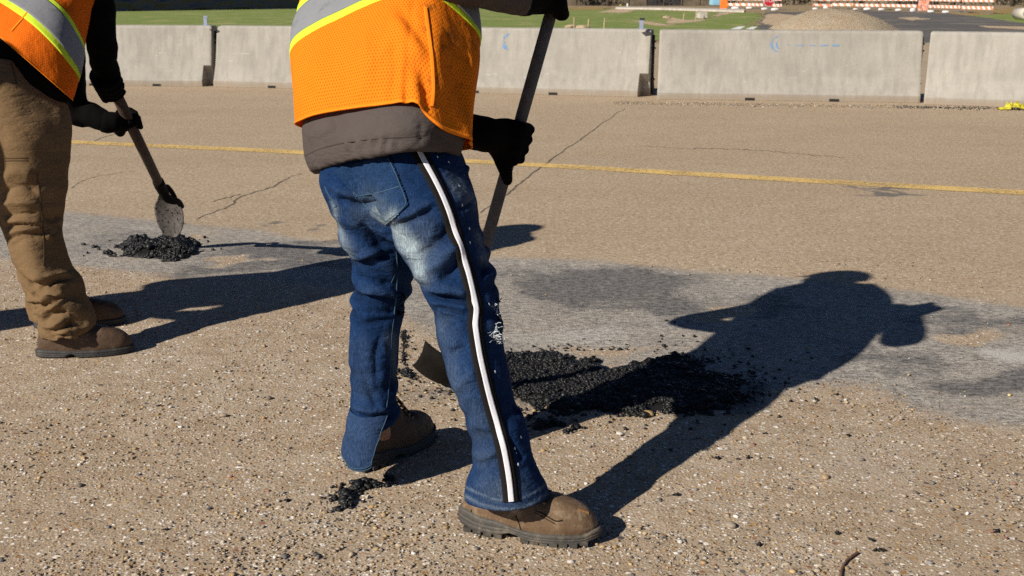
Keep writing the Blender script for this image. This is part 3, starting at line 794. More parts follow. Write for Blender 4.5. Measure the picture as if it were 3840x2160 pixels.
def striped(name, sl):
    t = NT(name); co = t.coord()
    w = t.n('ShaderNodeTexWave', i_Scale=1.0, i_Distortion=0.0); w.wave_profile = 'SIN'; w.bands_direction = 'X'
    mp = t.n('ShaderNodeMapping'); mp.inputs['Rotation'].default_value = (0, math.radians(sl), 0); mp.inputs['Scale'].default_value = (.62, .62, .62); t.l(co, mp.inputs[0]); t.l(mp.outputs[0], w.inputs['Vector'])
    col = t.mix(t.ramp(w.outputs['Fac'], [(.47, 0), (.53, 1)]), (.82, .80, .78), (.88, .30, .14))
    return t.fin(col, .5, None, .4)
M['stripe'] = striped('orange_white_stripes', 45)
M['orange'] = simple('orange_plastic', (.85, .16, .02), .5, .15, 3)
M['galv'] = simple('galvanised_post', (.32, .32, .31), .5, .15, 4, metal=.5)
def barricade(x0, y0, x1, y1, lab, tilt=0.0):
    """type III barricade between two ground points: three striped rails on two legs"""
    a, b = G(x0, y0), G(x1, y1); u = b - a; L = np.linalg.norm(u); u /= L; n = np.array([-u[1], u[0], 0])
    t = bpy.data.objects.new('barricade', None); COL.objects.link(t); t.location = a; t.rotation_euler = (0, tilt, math.atan2(u[1], u[0]))
    t['label'] = lab; t['category'] = 'barricade'; t['group'] = 'striped road barricades'
    for z in (.36, .85, 1.33):
        m = MB(); m.box((L / 2, -.04, z), (L, .03, .21)); q = obj('rail', mesh_from('rail', m.V, m.F, False), M['stripe']); q.parent = t
    for s in (.12, .88):
        m = MB(); m.box((L * s, 0, .75), (.05, .05, 1.5)); m.box((L * s, 0, .03), (.06, 1.2, .05)); q = obj('leg', mesh_from('leg', m.V, m.F, False), M['galv']); q.parent = t
for args in [(2730, 32, 2815, 33, 'striped barricade beside the orange barrel'), (2818, 33, 2862, 34, 'striped barricade just left of the stop sign'), (2898, 36, 2932, 37, 'striped barricade just right of the stop sign'),
             (3045, 33, 3118, 33, 'leaning striped barricade behind the gravel mound summit', .05), (3120, 33, 3200, 34, 'striped barricade right above the gravel mound'), (3206, 35, 3300, 37, 'striped barricade over the right shoulder of the mound'),
             (3304, 37, 3438, 40, 'long striped barricade left of the pale orange panel'), (3482, 42, 3600, 46, 'striped barricade right of the pale orange panel'), (3606, 48, 3724, 52, 'striped barricade at the end by the dry grass')]:
    barricade(*args)
# stop sign
def stop_sign():
    c = P(2884, 3, 78.0); r = 20.5 * 78 / FPX
    g = np.array([c[0], c[1], 0.0])
    t = thing('stop_sign', g, 'red octagonal STOP sign in front of the barricades', 'sign')
    R8 = r / math.cos(math.pi / 8)
    oc = lambda q, y: [(c[0] + q * math.cos(math.pi / 8 + i * math.pi / 4), c[1] + y, c[2] + q * math.sin(math.pi / 8 + i * math.pi / 4)) for i in range(8)]
    def plate(nm, q, y0, y1, mt):
        m = MB(); m.add(oc(q, y0) + oc(q, y1), [tuple(range(8)), tuple(range(15, 7, -1))] + [(i, 8 + i, 8 + (i + 1) % 8, (i + 1) % 8) for i in range(8)]); return m.build(nm, mt, t)
    plate('plate', R8, 0, .01, M['white']); plate('red_face', R8 * .93, -.004, -.001, simple('red_sign_face', (.55, .02, .03), .5, .08))
    m = MB(); m.box((c[0], c[1] + .04, c[2] / 2 + .1), (.05, .05, c[2] + .4)); m.build('post', M['galv'], t)
    cu = bpy.data.curves.new('lettering', 'FONT'); cu.body = 'STOP'; cu.align_x = 'CENTER'; cu.align_y = 'CENTER'; cu.size = r * .92; cu.extrude = .002
    tmp = bpy.data.objects.new('tmp', cu); COL.objects.link(tmp); lm = bpy.data.meshes.new_from_object(tmp.evaluated_get(bpy.context.evaluated_depsgraph_get())); bpy.data.objects.remove(tmp)
    o = bpy.data.objects.new('lettering', lm); COL.objects.link(o); lm.materials.clear(); lm.materials.append(M['white']); o.parent = t
    o.location = np.array([c[0], c[1] - .008, c[2] + .02]) - g; o.rotation_euler = (math.pi / 2, 0, 0)
stop_sign()
# white sandbags in front of the barricades
M['bag'] = simple('white_sandbag', (.74, .72, .69), .85, .1, 8)
def bag_mesh(seed):
    bm = bmesh.new(); bmesh.ops.create_icosphere(bm, subdivisions=3, radius=1)
    for v in bm.verts:
        c = v.co; e = 2.6
        k = (abs(c.x) ** e + abs(c.y) ** e + abs(c.z) ** e) ** (-1 / e); v.co = c * k
        v.co *= 1 + .12 * noise.noise(v.co * 2 + Vector((seed * 5, 0, 0)))
        v.co.z -= .25 * (1 - abs(v.co.x)) * 0
    me = bpy.data.meshes.new('sandbag'); bm.to_mesh(me); bm.free()
    for p in me.polygons: p.use_smooth = True
    return me
bags = [(2758, 36, 30), (2810, 34.5, 25), (2867, 38.5, 25), (2906, 41, 29), (3057, 37, 21), (3097, 36, 19), (3120, 37, 13), (3208, 38, 18), (3252, 39, 27), (3305, 40, 24), (3368, 42, 24), (3423, 45, 21), (3491, 48, 25), (3546, 50, 26)]
names = ['leftmost white sandbag, below the orange barrel', 'white sandbag second from the left below the barricade', 'white sandbag just left below the stop sign', 'wide white sandbag just right below the stop sign',
         'white sandbag at the tan opening left of the mound', 'upright white sandbag at the left of the mound summit', 'smallest white sandbag behind the mound summit', 'white sandbag directly behind the mound summit',
         'white sandbag right of the mound summit', 'white sandbag above the right slope of the mound', 'white sandbag third left of the pale orange panel', 'plump white sandbag touching the pale orange panel', 'white sandbag just right of the pale orange panel', 'rightmost white sandbag at the edge of the side road']
for i, ((x, y, w), lab) in enumerate(zip(bags, names)):
    b = G(x, y); s = proj(b[None])[0][2] / FPX
    o = obj('sandbag', bag_mesh(i), M['bag'], label=lab, cat='sandbag', group='white sandbags along the barricades')
    hh = (.75 if i in (5, 11) else .42) * w * s * .5
    o.location = (b[0], b[1], hh * .85); o.scale = (w * s / 2, w * s / 3.2, hh); o.rotation_euler = (0, 0, random.uniform(-.2, .2))
# pale orange mesh panel on its stand, orange barrel, portable toilet, small white posts
def panel_sign():
    b = G(3461, 43); s = proj(b[None])[0][2] / FPX; t = thing('work_sign', b, 'pale orange square panel standing between the barricades', 'sign')
    tt = NT('faded_orange_mesh'); co = tt.coord(); f = tt.noise(co, 5, 3, .6)
    mt = tt.fin(tt.mix(tt.ramp(f, [(.42, 0), (.58, 1)]), (.85, .22, .10), (.82, .55, .45)), .6)
    m = MB(); m.box(b + [0, 0, 22 * s], (40 * s, .03, 38 * s)); m.build('panel', mt, t)
    for e in (-1, 1):
        m = MB(); m.tube([b + [e * 14 * s, -.3, 0], b + [e * 10 * s, .04, 30 * s]], .02, 6); m.build('leg', M['galv'], t)
panel_sign()
def barrel():
    b = G(2712, 31); s = proj(b[None])[0][2] / FPX; t = thing('traffic_barrel', b, 'orange traffic barrel with a white band left of the barricades', 'barrel')
    H = 1.0; r = .33
    m = MB(); m.tube([b + [0, 0, z] for z in (.04, .06, .3, .32, .55, .57, .8, .82, .95, 1.0)], [r, r, r * .96, r * .92, r * .9, r * .86, r * .84, r * .8, r * .78, r * .6], 18); m.build('drum', M['orange'], t, smooth=True)
    m = MB(); m.tube([b + [0, 0, z] for z in (.36, .50)], [r * .935, r * .915], 18, False); m.build('band', M['white'], t, smooth=True)
    m = MB(); m.tube([b + [0, 0, 0], b + [0, 0, .05]], .45, 14); m.build('base', M['darkcap'], t)
barrel()
def orange_fence():
    a, b = G(2700, 31.5), G(2728, 32); n = 14; A = []
    for k in range(5):
        A.append([(*(a + (b - a) * i / (n - 1))[:2], k * .24 * (1 - .15 * abs(math.sin(i))) ) for i in range(n)])
    m = MB(); m.grid([[(x, y + .12 + .08 * noise.noise(Vector((x * 3, z * 3, 0))), z) for x, y, z in r] for r in A])
    m.build('mesh_fence', M['orange'], smooth=True, label='short length of orange mesh netting behind the barrel', cat='fence')
orange_fence()
def portable_toilet():
    b = G(2682, 22); t = thing('portable_toilet', b, 'pale blue portable toilet at the end of the path', 'toilet')
    mt = simple('pale_blue_plastic', (.32, .58, .72), .5, .1)
    m = MB(); m.box(b + [0, 0, 1.15], (1.15, 1.15, 2.1)); m.build('cabin', mt, t)
    m = MB(); m.box(b + [0, -.59, 1.12], (.75, .03, 1.8)); m.build('door', simple('blue_door', (.25, .50, .66), .5), t)
    m = MB(); m.box(b + [0, 0, 2.25], (1.22, 1.22, .12)); m.build('roof', M['white'], t)
portable_toilet()
for x, y, h, c, lab, nm in [(2353, 28, 15, 'white', 'small white marker post at the near end of the path', 'marker_post'), (2325, 25, 6, 'yellowm', 'tiny yellow marker flag beside the white post', 'marker_flag')]:
    b = G(x, y); s = proj(b[None])[0][2] / FPX
    mt = M['white'] if c == 'white' else simple('yellow_flag', (.6, .5, .05), .6)
    m = MB(); m.tube([b, b + [0, 0, h * s * .8], b + [0, 0, h * s]], [3.2 * s, 3.0 * s, 2.2 * s] if c == 'white' else [.5 * s, .5 * s, .4 * s], 8)
    if c != 'white': m.box(b + [.05, 0, h * s], (5 * s, .02, 4 * s))
    m.build(nm, mt, label=lab, cat='marker')
# concrete pipe at the far right
b = G(3852, 74); t = thing('pipe_end', b, 'pale concrete pipe end at the right edge of the grass', 'pipe')
m = MB(); nn = 20
A = []
for r, y in [(.21, 0), (.29, 0), (.30, .08), (.29, 1.2), (.21, 1.2), (.21, 0)]:
    A.append([(b[0] + r * math.cos(2 * math.pi * j / nn), b[1] + y, .28 + r * math.sin(2 * math.pi * j / nn)) for j in range(nn)])
m.grid(A, True); m.build('pipe', M['conc_pale'], t, smooth=True)

# trees: bare winter trees and evergreens behind the far fences
M['bark'] = simple('grey_bark', (.10, .082, .062), .95, .3, 6)
M['leaf'] = simple('dark_evergreen_leaf', (.035, .05, .022), .8, .4, 3)
def tree(x, dist, h, lab, leafy, seed):
    rr = random.Random(seed)
    bx = (x - 1920) / FPX * dist; b = np.array([bx, dist, 0.0])
    t = thing('tree', b, lab, 'tree', 'trees along the far edge')
    m = MB(); tips = []
    m.tube([b, b + [rr.uniform(-.2, .2), 0, h * .3], b + [rr.uniform(-.4, .4), 0, h * .6], b + [rr.uniform(-.6, .6), 0, h]], [.26, .2, .13, .03], 8)
    for i in range(16):
        z = h * rr.uniform(.12, .85); w = rr.uniform(0, 6.28); l = h * rr.uniform(.18, .36) * (1.1 - z / h * .6)
        p0 = b + [0, 0, z]; p1 = p0 + [math.cos(w) * l * .6, math.sin(w) * l * .6, l * .35]; p2 = p0 + [math.cos(w + .3) * l, math.sin(w + .3) * l, l * .7]
        m.tube([p0, p1, p2], [.07, .045, .012], 5); tips += [p1, p2, (p0 + p1) / 2]
        for q in range(3):
            w2 = w + rr.uniform(-1, 1); p3 = p1 + [math.cos(w2) * l * .4, math.sin(w2) * l * .4, l * rr.uniform(.0, .4)]; m.tube([p1, p3], [.03, .008], 4); tips.append(p3)
    m.build('trunk', M['bark'], t, smooth=True)
    V, F = [], []
    r2 = np.random.default_rng(seed)
    nl = 2600 if leafy else 500
    for k in range(nl):
        c = tips[r2.integers(len(tips))] + r2.normal(0, .55, 3); s = r2.uniform(.07, .16); a1 = r2.normal(size=3); a1 /= np.linalg.norm(a1); a2 = np.cross(a1, r2.normal(size=3)); a2 /= np.linalg.norm(a2)
        i = len(V); V += [c + a1 * s, c + a2 * s * .5, c - a1 * s, c - a2 * s * .5]; F.append((i, i + 1, i + 2, i + 3))
    obj('crown', mesh_from('crown', V, F, False), M['leaf'] if leafy else M['drygrass'], t)
for i, (x, d, h, lf) in enumerate([(2270, 128, 6.5, 0), (2090, 132, 8, 1), (3790, 118, 7, 1), (3740, 124, 8, 0), (3860, 122, 9, 0), (2480, 135, 8, 1)]):
    tree(x, d, h, ['bare tree rising behind the brown board fence', 'dark evergreen tree behind the fence next to the shovel shaft', 'dark evergreen tree above the dry grass at the right', 'bare tree just right of the last barricade', 'bare tree at the far right edge', 'dark evergreen tree behind the dark opening in the fence'][i], lf, 40 + i)
def hedge_mass():
    V, F = [], []; r2 = np.random.default_rng(3)
    nb = 230; bx = r2.uniform(-2600, 6400, nb); bd = r2.uniform(137, 152, nb); br = r2.uniform(1.6, 3.4, nb); bh = r2.uniform(1.2, 3.2, nb)
    for k in range(26000):
        q = r2.integers(nb); d_ = r2.normal(size=3); d_ /= np.linalg.norm(d_); rr = br[q] * r2.uniform(.35, 1.0) ** .5
        c = np.array([(bx[q] - 1920) / FPX * bd[q] + d_[0] * rr, bd[q] + d_[1] * rr, abs(bh[q] * .7 + d_[2] * rr * .9)])
        s = r2.uniform(.12, .34); a1 = r2.normal(size=3); a1 /= np.linalg.norm(a1); a2 = np.cross(a1, r2.normal(size=3)); a2 /= np.linalg.norm(a2)
        i = len(V); V += [c + a1 * s, c + a2 * s * .6, c - a1 * s, c - a2 * s * .6]; F.append((i, i + 1, i + 2, i + 3))
    obj('treeline', mesh_from('treeline', V, F, False), simple('winter_wood', (.075, .062, .04), .95, .5, .4), kind='stuff', label='brown winter wood far behind the works', cat='wood')
hedge_mass()

# =====================================================================================  LOOSE STONES AND ASPHALT
_ico = bmesh.new(); bmesh.ops.create_icosphere(_ico, subdivisions=1, radius=1)
ICO_V = np.array([v.co[:] for v in _ico.verts]); ICO_F = np.array([[v.index for v in f.verts] for f in _ico.faces]); _ico.free()
def pebbles(C, R, flat=.65, jit=.25, seed=1):
    """many little irregular stones: centres (n,3), radii (n) -> V, F"""
    r2 = np.random.default_rng(seed); n = len(C); k = len(ICO_V)
    S = ICO_V[None] * (1 + r2.uniform(-jit, jit, (n, k, 1)))
    S = S * r2.uniform(.7, 1.3, (n, 1, 3)) * np.array([1, 1, flat])
    a = r2.uniform(0, 6.283, n); c, s = np.cos(a)[:, None], np.sin(a)[:, None]
    x = S[..., 0] * c - S[..., 1] * s; y = S[..., 0] * s + S[..., 1] * c
    S = np.stack([x, y, S[..., 2]], -1) * R[:, None, None] + C[:, None, :]
    F = ICO_F[None] + (np.arange(n) * k)[:, None, None]
    return S.reshape(-1, 3), F.reshape(-1, 3)
PALC = np.array([(.34, .27, .19), (.42, .34, .245), (.28, .20, .115), (.50, .46, .40), (.40, .27, .13), (.16, .14, .125), (.085, .083, .085), (.66, .63, .58), (.24, .22, .20), (.27, .13, .085), (.46, .33, .17)])
PALW = np.array([.23, .20, .14, .08, .09, .06, .04, .025, .07, .025, .07])
def vcol_mat(name, rough=.8, spec=.4):
    t = NT(name); co = t.coord(); f = t.noise(co, 300, 3)
    c = t.attr('Col'); col = t.mix(t.ramp(f, [(.3, .35), (.7, 0)]), c, t.mix(1.0, c, (.6, .58, .55), 'MULTIPLY'))
    return t.fin(col, rough, None, spec)
M['stone'] = vcol_mat('loose_stones')
def scatter():
    r2 = np.random.default_rng(11); n = 30000
    # denser towards the camera side, only on the gritty side of the patch
    px_ = r2.uniform(-300, 4140, n); py_ = 930 + (2350 - 930) * r2.uniform(0, 1, n) ** .85
    r = np.stack([(px_ - 1920) / FPX, np.zeros(n), -(py_ - 1080) / FPX], 1)
    D = FW[None] + RT[None] * r[:, :1] + UPV[None] * r[:, 2:3]; Pg = EYE + D * (-CAM_H / D[:, 2])[:, None]
    p, dk, cs, pl_ = ground_masks(Pg[:, 0], Pg[:, 1])
    clump = .5 + .9 * nz(Pg, 1.6) + .5 * nz(Pg, 5)
    keep = (r2.uniform(0, 1, n) > p * .93) & (r2.uniform(0, 1, n) < np.clip(clump, .12, 1)) & (Pg[:, 1] < 5.2)
    Pg = Pg[keep]; n = len(Pg)
    R = .0011 + .0017 * r2.gamma(1.5, .6, n); R = np.clip(R * 1.15, .001, .0075)
    bigi = r2.uniform(0, 1, n) < .003; R[bigi] = r2.uniform(.006, .011, bigi.sum())
    Pg[:, 2] = R * .12 + .001
    V, F = pebbles(Pg, R, .5, .34, 5)
    ci = r2.choice(len(PALC), n, p=PALW / PALW.sum()); col = PALC[ci] * r2.uniform(.75, 1.2, (n, 1))
    me = mesh_from('gravel', V, F, False, col=np.repeat(col, len(ICO_V), 0))
    obj('gravel', me, M['stone'], kind='stuff', label='loose tan and grey gravel strewn over the worn road', cat='gravel')
scatter()
# individual larger pebbles
for i, (x, y, w, c) in enumerate([(838, 1562, 16, (.30, .24, .17)), (1010, 1497, 14, (.17, .13, .10)), (3095, 1795, 20, (.36, .25, .14)), (3475, 1880, 14, (.22, .18, .13)), (2430, 1558, 24, (.38, .25, .11)), (302, 1825, 15, (.12, .10, .08)),
                                 (3785, 1485, 9, (.62, .48, .22)), (990, 1570, 10, (.42, .25, .10)), (3040, 1752, 10, (.40, .27, .13)), (2740, 1975, 24, (.27, .22, .165)), (640, 1530, 9, (.6, .58, .54)), (2415, 1695, 9, (.2, .2, .21))]):
    b = G(x, y); s = proj(b[None])[0][2] / FPX
    bm = bmesh.new(); bmesh.ops.create_icosphere(bm, subdivisions=2, radius=1)
    for v in bm.verts: v.co *= 1 + .22 * noise.noise(v.co * 1.5 + Vector((i * 3, 0, 0)))
    me = bpy.data.meshes.new('pebble'); bm.to_mesh(me); bm.free()
    for p in me.polygons: p.use_smooth = True
    o = obj('pebble', me, simple('pebble_stone', c, .7, .25, 90), label=['round tan pebble casting a shadow between the workers', 'dark brown pebble left of the jeans', 'flat ochre pebble in the right foreground', 'brown oval pebble right of the shadow', 'large flat ochre pebble below the asphalt heap', 'dark pebble in the left foreground',
            'small yellow pebble at the right edge on the grey patch', 'rusty orange pebble below the dark brown one', 'small ochre pebble beside the flat one', 'flat brown pebble half sunk in the lower right road', 'small white pebble in the left gravel', 'small grey chip below the asphalt heap'][i], cat='pebble', group='larger pebbles on the road')
    o.location = (b[0], b[1], w * s * .22 + .002); o.scale = (w * s, w * s * .75, w * s * .48); o.rotation_euler = (0, 0, random.uniform(0, 3))

def asphalt_mat():
    t = NT('fresh_asphalt'); co = t.coord(); f = t.noise(co, 140, 4, .6)
    col = t.mix(t.ramp(f, [(.4, 0), (.75, 1)]), (.006, .006, .006), (.018, .017, .017))
    return t.fin(col, t.ramp(t.noise(co, 60, 3), [(.3, .38), (.7, .65)]), t.bump(f, .4, .002), .4)
M['tar'] = asphalt_mat()
def tar_heap(name, poly, n, hmax, rmin, rmax, label, seed, lumps=1.0, spill=0, ridge=None):
    r2 = np.random.default_rng(seed); g = np.array([G(x, y)[:2] for x, y in poly]); g = resample(np.concatenate([g, g[:1]]), np.ptp(g[:, 0]) / 40)[:-1]; g = g + r2.normal(0, np.ptp(g[:, 0]) * .012, g.shape)
    lo, hi = g.min(0), g.max(0); c = g.mean(0)
    t = thing(name, (c[0], c[1], 0), label, 'asphalt', 'hot asphalt dropped on the road')
    def edge(p):
        d = np.full(len(p), 1e9)
        for i in range(len(g)):
            a, b = g[i], g[(i + 1) % len(g)]; ab = b - a; q = np.clip(((p - a) @ ab) / (ab @ ab), 0, 1); d = np.minimum(d, np.linalg.norm(p - a - q[:, None] * ab, axis=1))
        return np.where(pip(p[:, 0], p[:, 1], g), d, -d)
    def height(p):
        e = edge(p); q = np.stack([p[:, 0], p[:, 1], np.full(len(p), seed * 1.7)], 1)
        h = hmax * np.clip(e / (hmax * 1.4), 0, 1) ** .6 * (.72 + lumps * (.35 * nz(q, 6) + .30 * nz(q, 17)))
        return np.where(e > 0, np.clip(h, .001, None), 0)
    # mound underneath
    st = max(.008, (hi - lo).max() / 70); xs = np.arange(lo[0], hi[0] + st, st); ys = np.arange(lo[1], hi[1] + st, st); XX, YY = np.meshgrid(xs, ys)
    pp_ = np.stack([XX.ravel(), YY.ravel()], 1); hh = height(pp_) * .93 - .002
    idh = np.arange(XX.size).reshape(XX.shape); Fh = np.stack([idh[:-1, :-1].ravel(), idh[:-1, 1:].ravel(), idh[1:, 1:].ravel(), idh[1:, :-1].ravel()], 1)
    inn = (hh > 0).reshape(-1); Fh = Fh[inn[Fh].any(1)]
    obj('mound', mesh_from('mound', np.stack([pp_[:, 0], pp_[:, 1], np.where(hh > 0, hh, -.004)], 1), Fh), M['tar'], t)
    p = r2.uniform(lo - .02, hi + .02, (n * 4, 2)); e = edge(p); pn = nz(np.column_stack([p, np.full(len(p), seed * 3.1)]), 11 if n > 500 else 30); p = p[((e > 0) & ((e > .05) | (pn > -.18))) | ((e > -.035) & (pn > .22) & (r2.uniform(0, 1, len(e)) < .35))][:n]
    if spill:
        a = r2.uniform(0, 6.283, spill); rr = (hi - lo).max() * .5 * (1 + .35 * r2.exponential(.6, spill)); p = np.concatenate([p, c + np.stack([np.cos(a) * rr, np.sin(a) * rr * .6], 1)])
    R = rmin + (rmax - rmin) * r2.beta(1.3, 2.6, len(p)); R = np.where(r2.uniform(0, 1, len(p)) < .03, R * 1.9, R); h = height(p) + R * r2.uniform(-.1, .7, len(p)); h = np.maximum(h, R * .4)
    V, F = pebbles(np.column_stack([p, h]), R, .8, .5, seed)
    obj('granules', mesh_from('granules', V, F, False), M['tar'], t, kind='stuff')
    return t
tar_heap('asphalt_heap', [(1640, 1395), (1760, 1340), (1885, 1328), (2000, 1330), (2120, 1340), (2230, 1355), (2300, 1385), (2400, 1375), (2480, 1345), (2560, 1335), (2640, 1375), (2740, 1410), (2790, 1460), (2780, 1520), (2660, 1540), (2500, 1548), (2380, 1550), (2230, 1540), (2110, 1538), (2010, 1515), (1900, 1485), (1760, 1455), (1660, 1440)],
         14000, .017, .0026, .0085, 'long heap of glossy black asphalt filling the pothole behind the jeans', 3, 1.1, 420)
tar_heap('asphalt_heap', [(455, 920), (490, 900), (540, 895), (575, 915), (600, 900), (640, 885), (690, 895), (720, 925), (730, 955), (690, 970), (640, 978), (580, 970), (520, 968), (470, 962)], 3200, .048, .004, .0115, 'small black asphalt heap under the tip of the tilted shovel', 5, 1.0, 30)
tar_heap('asphalt_clump', [(1275, 1852), (1295, 1842), (1318, 1850), (1330, 1875), (1320, 1900), (1290, 1905), (1278, 1885)], 170, .024, .0045, .0085, 'black asphalt clump in the foreground below the left boot', 7, 1.0, 6)
tar_heap('asphalt_clump', [(1312, 1815), (1335, 1808), (1355, 1820), (1362, 1838), (1340, 1850), (1316, 1838)], 120, .018, .0045, .008, 'upper black asphalt clump joined to the one below the left boot', 8, 1.0, 5)
tar_heap('asphalt_clump', [(1370, 1815), (1395, 1808), (1420, 1815), (1425, 1828), (1395, 1838), (1372, 1832)], 90, .016, .0045, .008, 'black asphalt clump right of the pair below the left boot', 9, 1.0, 4)
tar_heap('asphalt_clump', [(1448, 1795), (1470, 1790), (1478, 1800), (1460, 1808)], 40, .010, .004, .007, 'tiny black asphalt clump near the left boot sole', 10, 1.0, 3)
tar_heap('asphalt_clump', [(1990, 1600), (2030, 1580), (2080, 1578), (2115, 1590), (2070, 1605), (2010, 1615)], 130, .012, .004, .0075, 'flat black asphalt clump just below the long heap', 12, 1.0, 6)
tar_heap('asphalt_clump', [(2128, 1605), (2160, 1592), (2170, 1605), (2145, 1625)], 50, .012, .004, .0075, 'star shaped black asphalt clump below the long heap', 13, 1.0, 3)
tar_heap('asphalt_clump', [(1497, 1395), (1525, 1385), (1548, 1400), (1540, 1418), (1510, 1412)], 90, .014, .004, .007, 'black asphalt crumbs beside the shovel blade edge', 14, 1.0, 4)
tar_heap('asphalt_clump', [(1500, 1255), (1520, 1235), (1535, 1260), (1520, 1300), (1528, 1340), (1515, 1375), (1503, 1340), (1506, 1300)], 110, .006, .003, .006, 'thin trail of black crumbs behind the left knee', 15, 1.0, 4)
tar_heap('asphalt_clump', [(392, 950), (410, 942), (425, 955), (410, 965)], 24, .02, .006, .010, 'few black crumbs left of the small asphalt heap', 16, 1.0, 3)
# single crumbs kicked over the road
crumbs = [(2500, 1205), (2530, 1210), (2605, 1265), (2480, 1262), (2560, 1262), (2475, 1285), (2820, 1630), (2870, 1628), (2690, 1721), (2770, 1725), (2805, 1718), (2515, 1600), (3180, 1635), (2540, 1860), (2850, 2050), (3270, 2028), (3286, 2068), (3308, 2068), (3145, 2005), (2515, 1690), (1250, 1830), (600, 1525), (690, 840), (3740, 1993), (1075, 1880), (625, 1990)]
def crumb_mesh(seed):
    r2 = np.random.default_rng(seed); n = 7
    V, F = pebbles(r2.normal(0, .5, (n, 3)) * [1, .8, .35] + [0, 0, .5], r2.uniform(.35, .65, n), .8, .35, seed); return mesh_from('asphalt_crumb', V, F, False)
CRUMB = ['upper left crumb of the pair on the grey patch above the heap', 'right crumb of the pair on the grey patch above the heap', 'black crumb on the grey patch nearest the elbow shadow', 'black crumb below the pair on the grey patch', 'black crumb between the pair and the elbow shadow', 'lowest black crumb on the grey patch above the heap',
         'black crumb at the edge of the leg shadow', 'black crumb just outside the leg shadow on the right', 'left of three black crumbs right of the leg shadow', 'middle of three black crumbs right of the leg shadow', 'right of three black crumbs right of the leg shadow', 'black crumb under the right end of the heap',
         'lone black crumb in the open gravel far right of the heap', 'black crumb right of the front boot toe', 'black crumb below the flat ochre pebble', 'black crumb left of the twig', 'upper black crumb beside the twig', 'black crumb right beside the twig top', 'black crumb a hand above the twig', 'black crumb inside the leg shadow below the heap',
         'black crumb left of the clump under the left boot', 'black crumb in the gravel between the two workers', 'black crumb beside the tilted shovel tip', 'black crumb near the lower right corner', 'black crumb left below the left boot', 'black crumb in the left foreground gravel']
cms = [crumb_mesh(60 + i) for i in range(4)]
for i, (x, y) in enumerate(crumbs):
    o = obj('asphalt_crumb', cms[i % 4], M['tar'], label=CRUMB[i], cat='asphalt', group='asphalt crumbs on the road')
    s = random.uniform(.004, .008); b = G(x, y); o.location = b; o.scale = (s, s, s); o.rotation_euler = (0, 0, random.uniform(0, 6))
# brown root or twig at the lower right
tw = [G(x, y) + [0, 0, .004] for x, y in [(3215, 2078), (3195, 2092), (3172, 2112), (3158, 2138), (3152, 2170), (3150, 2200)]]
m = MB(); m.tube(smooth_line(tw, 5), .0035, 8); m.build('twig', simple('reddish_twig', (.14, .075, .045), .85, .3, 80), smooth=True, label='thin reddish brown twig at the bottom right of the road', cat='twig')
# debris strip at the foot of the right-hand barriers
def foot_debris():
    r2 = np.random.default_rng(21); n = 2600; px_ = r2.uniform(2300, 4000, n); py_ = 383 + (px_ - 2300) * .0145 + r2.normal(3, 3.5, n)
    Pg = np.array([G(a, b) for a, b in zip(px_, py_)]); R = r2.uniform(.003, .010, n); Pg[:, 2] = R * .3
    V, F = pebbles(Pg, R, .6, .25, 9); ci = r2.choice(len(PALC), n, p=PALW / PALW.sum()); col = PALC[ci] * r2.uniform(.5, 1.1, (n, 1)); dk = (px_ > 3350) & (r2.uniform(0, 1, n) < .75); col[dk] = (.03, .029, .03)
    obj('gravel', mesh_from('gravel', V, F, True, col=np.repeat(col, len(ICO_V), 0)), M['stone'], kind='stuff', label='dark gritty debris along the foot of the right barriers', cat='gravel')
foot_debris()

# =====================================================================================  SHOVELS
M['shaft_grey'] = simple('grey_weathered_handle', (.088, .084, .086), .75, .25, 40, .3, 200)
M['shaft_brown'] = simple('brown_wooden_handle', (.060, .037, .026), .75, .3, 30, .3, 200)
M['blade_dark'] = simple('dark_oily_steel', (.007, .006, .005), .75, .35, 45, .2, 160, spec=.12)
def spotted_blade():
    t = NT('tar_spotted_steel'); co = t.coord()
    a = t.noise(co, 30, 5, .7)
    col = t.mix(t.ramp(a, [(.3, 0), (.7, 1)]), (.10, .088, .08), (.19, .17, .155)); col = t.mix(t.ramp(t.noise(co, 70, 5, .7), [(.55, 0), (.60, 1)]), col, (.015, .014, .014))
    return t.fin(col, .6, None, .4, .25)
M['blade_spot'] = spotted_blade()
def blade_grid(base, tip, side, nrm, half_w, kind, n=18, m=15):
    """dished blade from socket end to cutting edge"""
    ax = tip - base; L = np.linalg.norm(ax); ax = ax / L; side = side - ax * (side @ ax); side /= np.linalg.norm(side); nr = np.cross(ax, side); nr = nr if nr @ nrm > 0 else -nr
    A = []
    for i in range(n):
        f = i / (n - 1)
        if kind == 'round': w = half_w * (min(1, (.55 + 1.4 * f)) if f < .35 else 1) * math.sqrt(max(0.0004, 1 - max(0, (f - .45) / .55) ** 2.0)) * (1.0 if f > .02 else .8)
        else: w = half_w * (.80 + .20 * f)
        r = []
        for j in range(m):
            u = j / (m - 1) * 2 - 1
            z = (.045 if kind == 'square' else .016) * (u * u) * (w / half_w) + (-.012 * math.sin(math.pi * f)) + (.03 * max(0, .12 - f) / .12 if kind == 'square' else .012 * max(0, .1 - f) / .1)
            r.append(base + ax * L * f + side * u * w + nr * z)
        A.append(r)
    return A
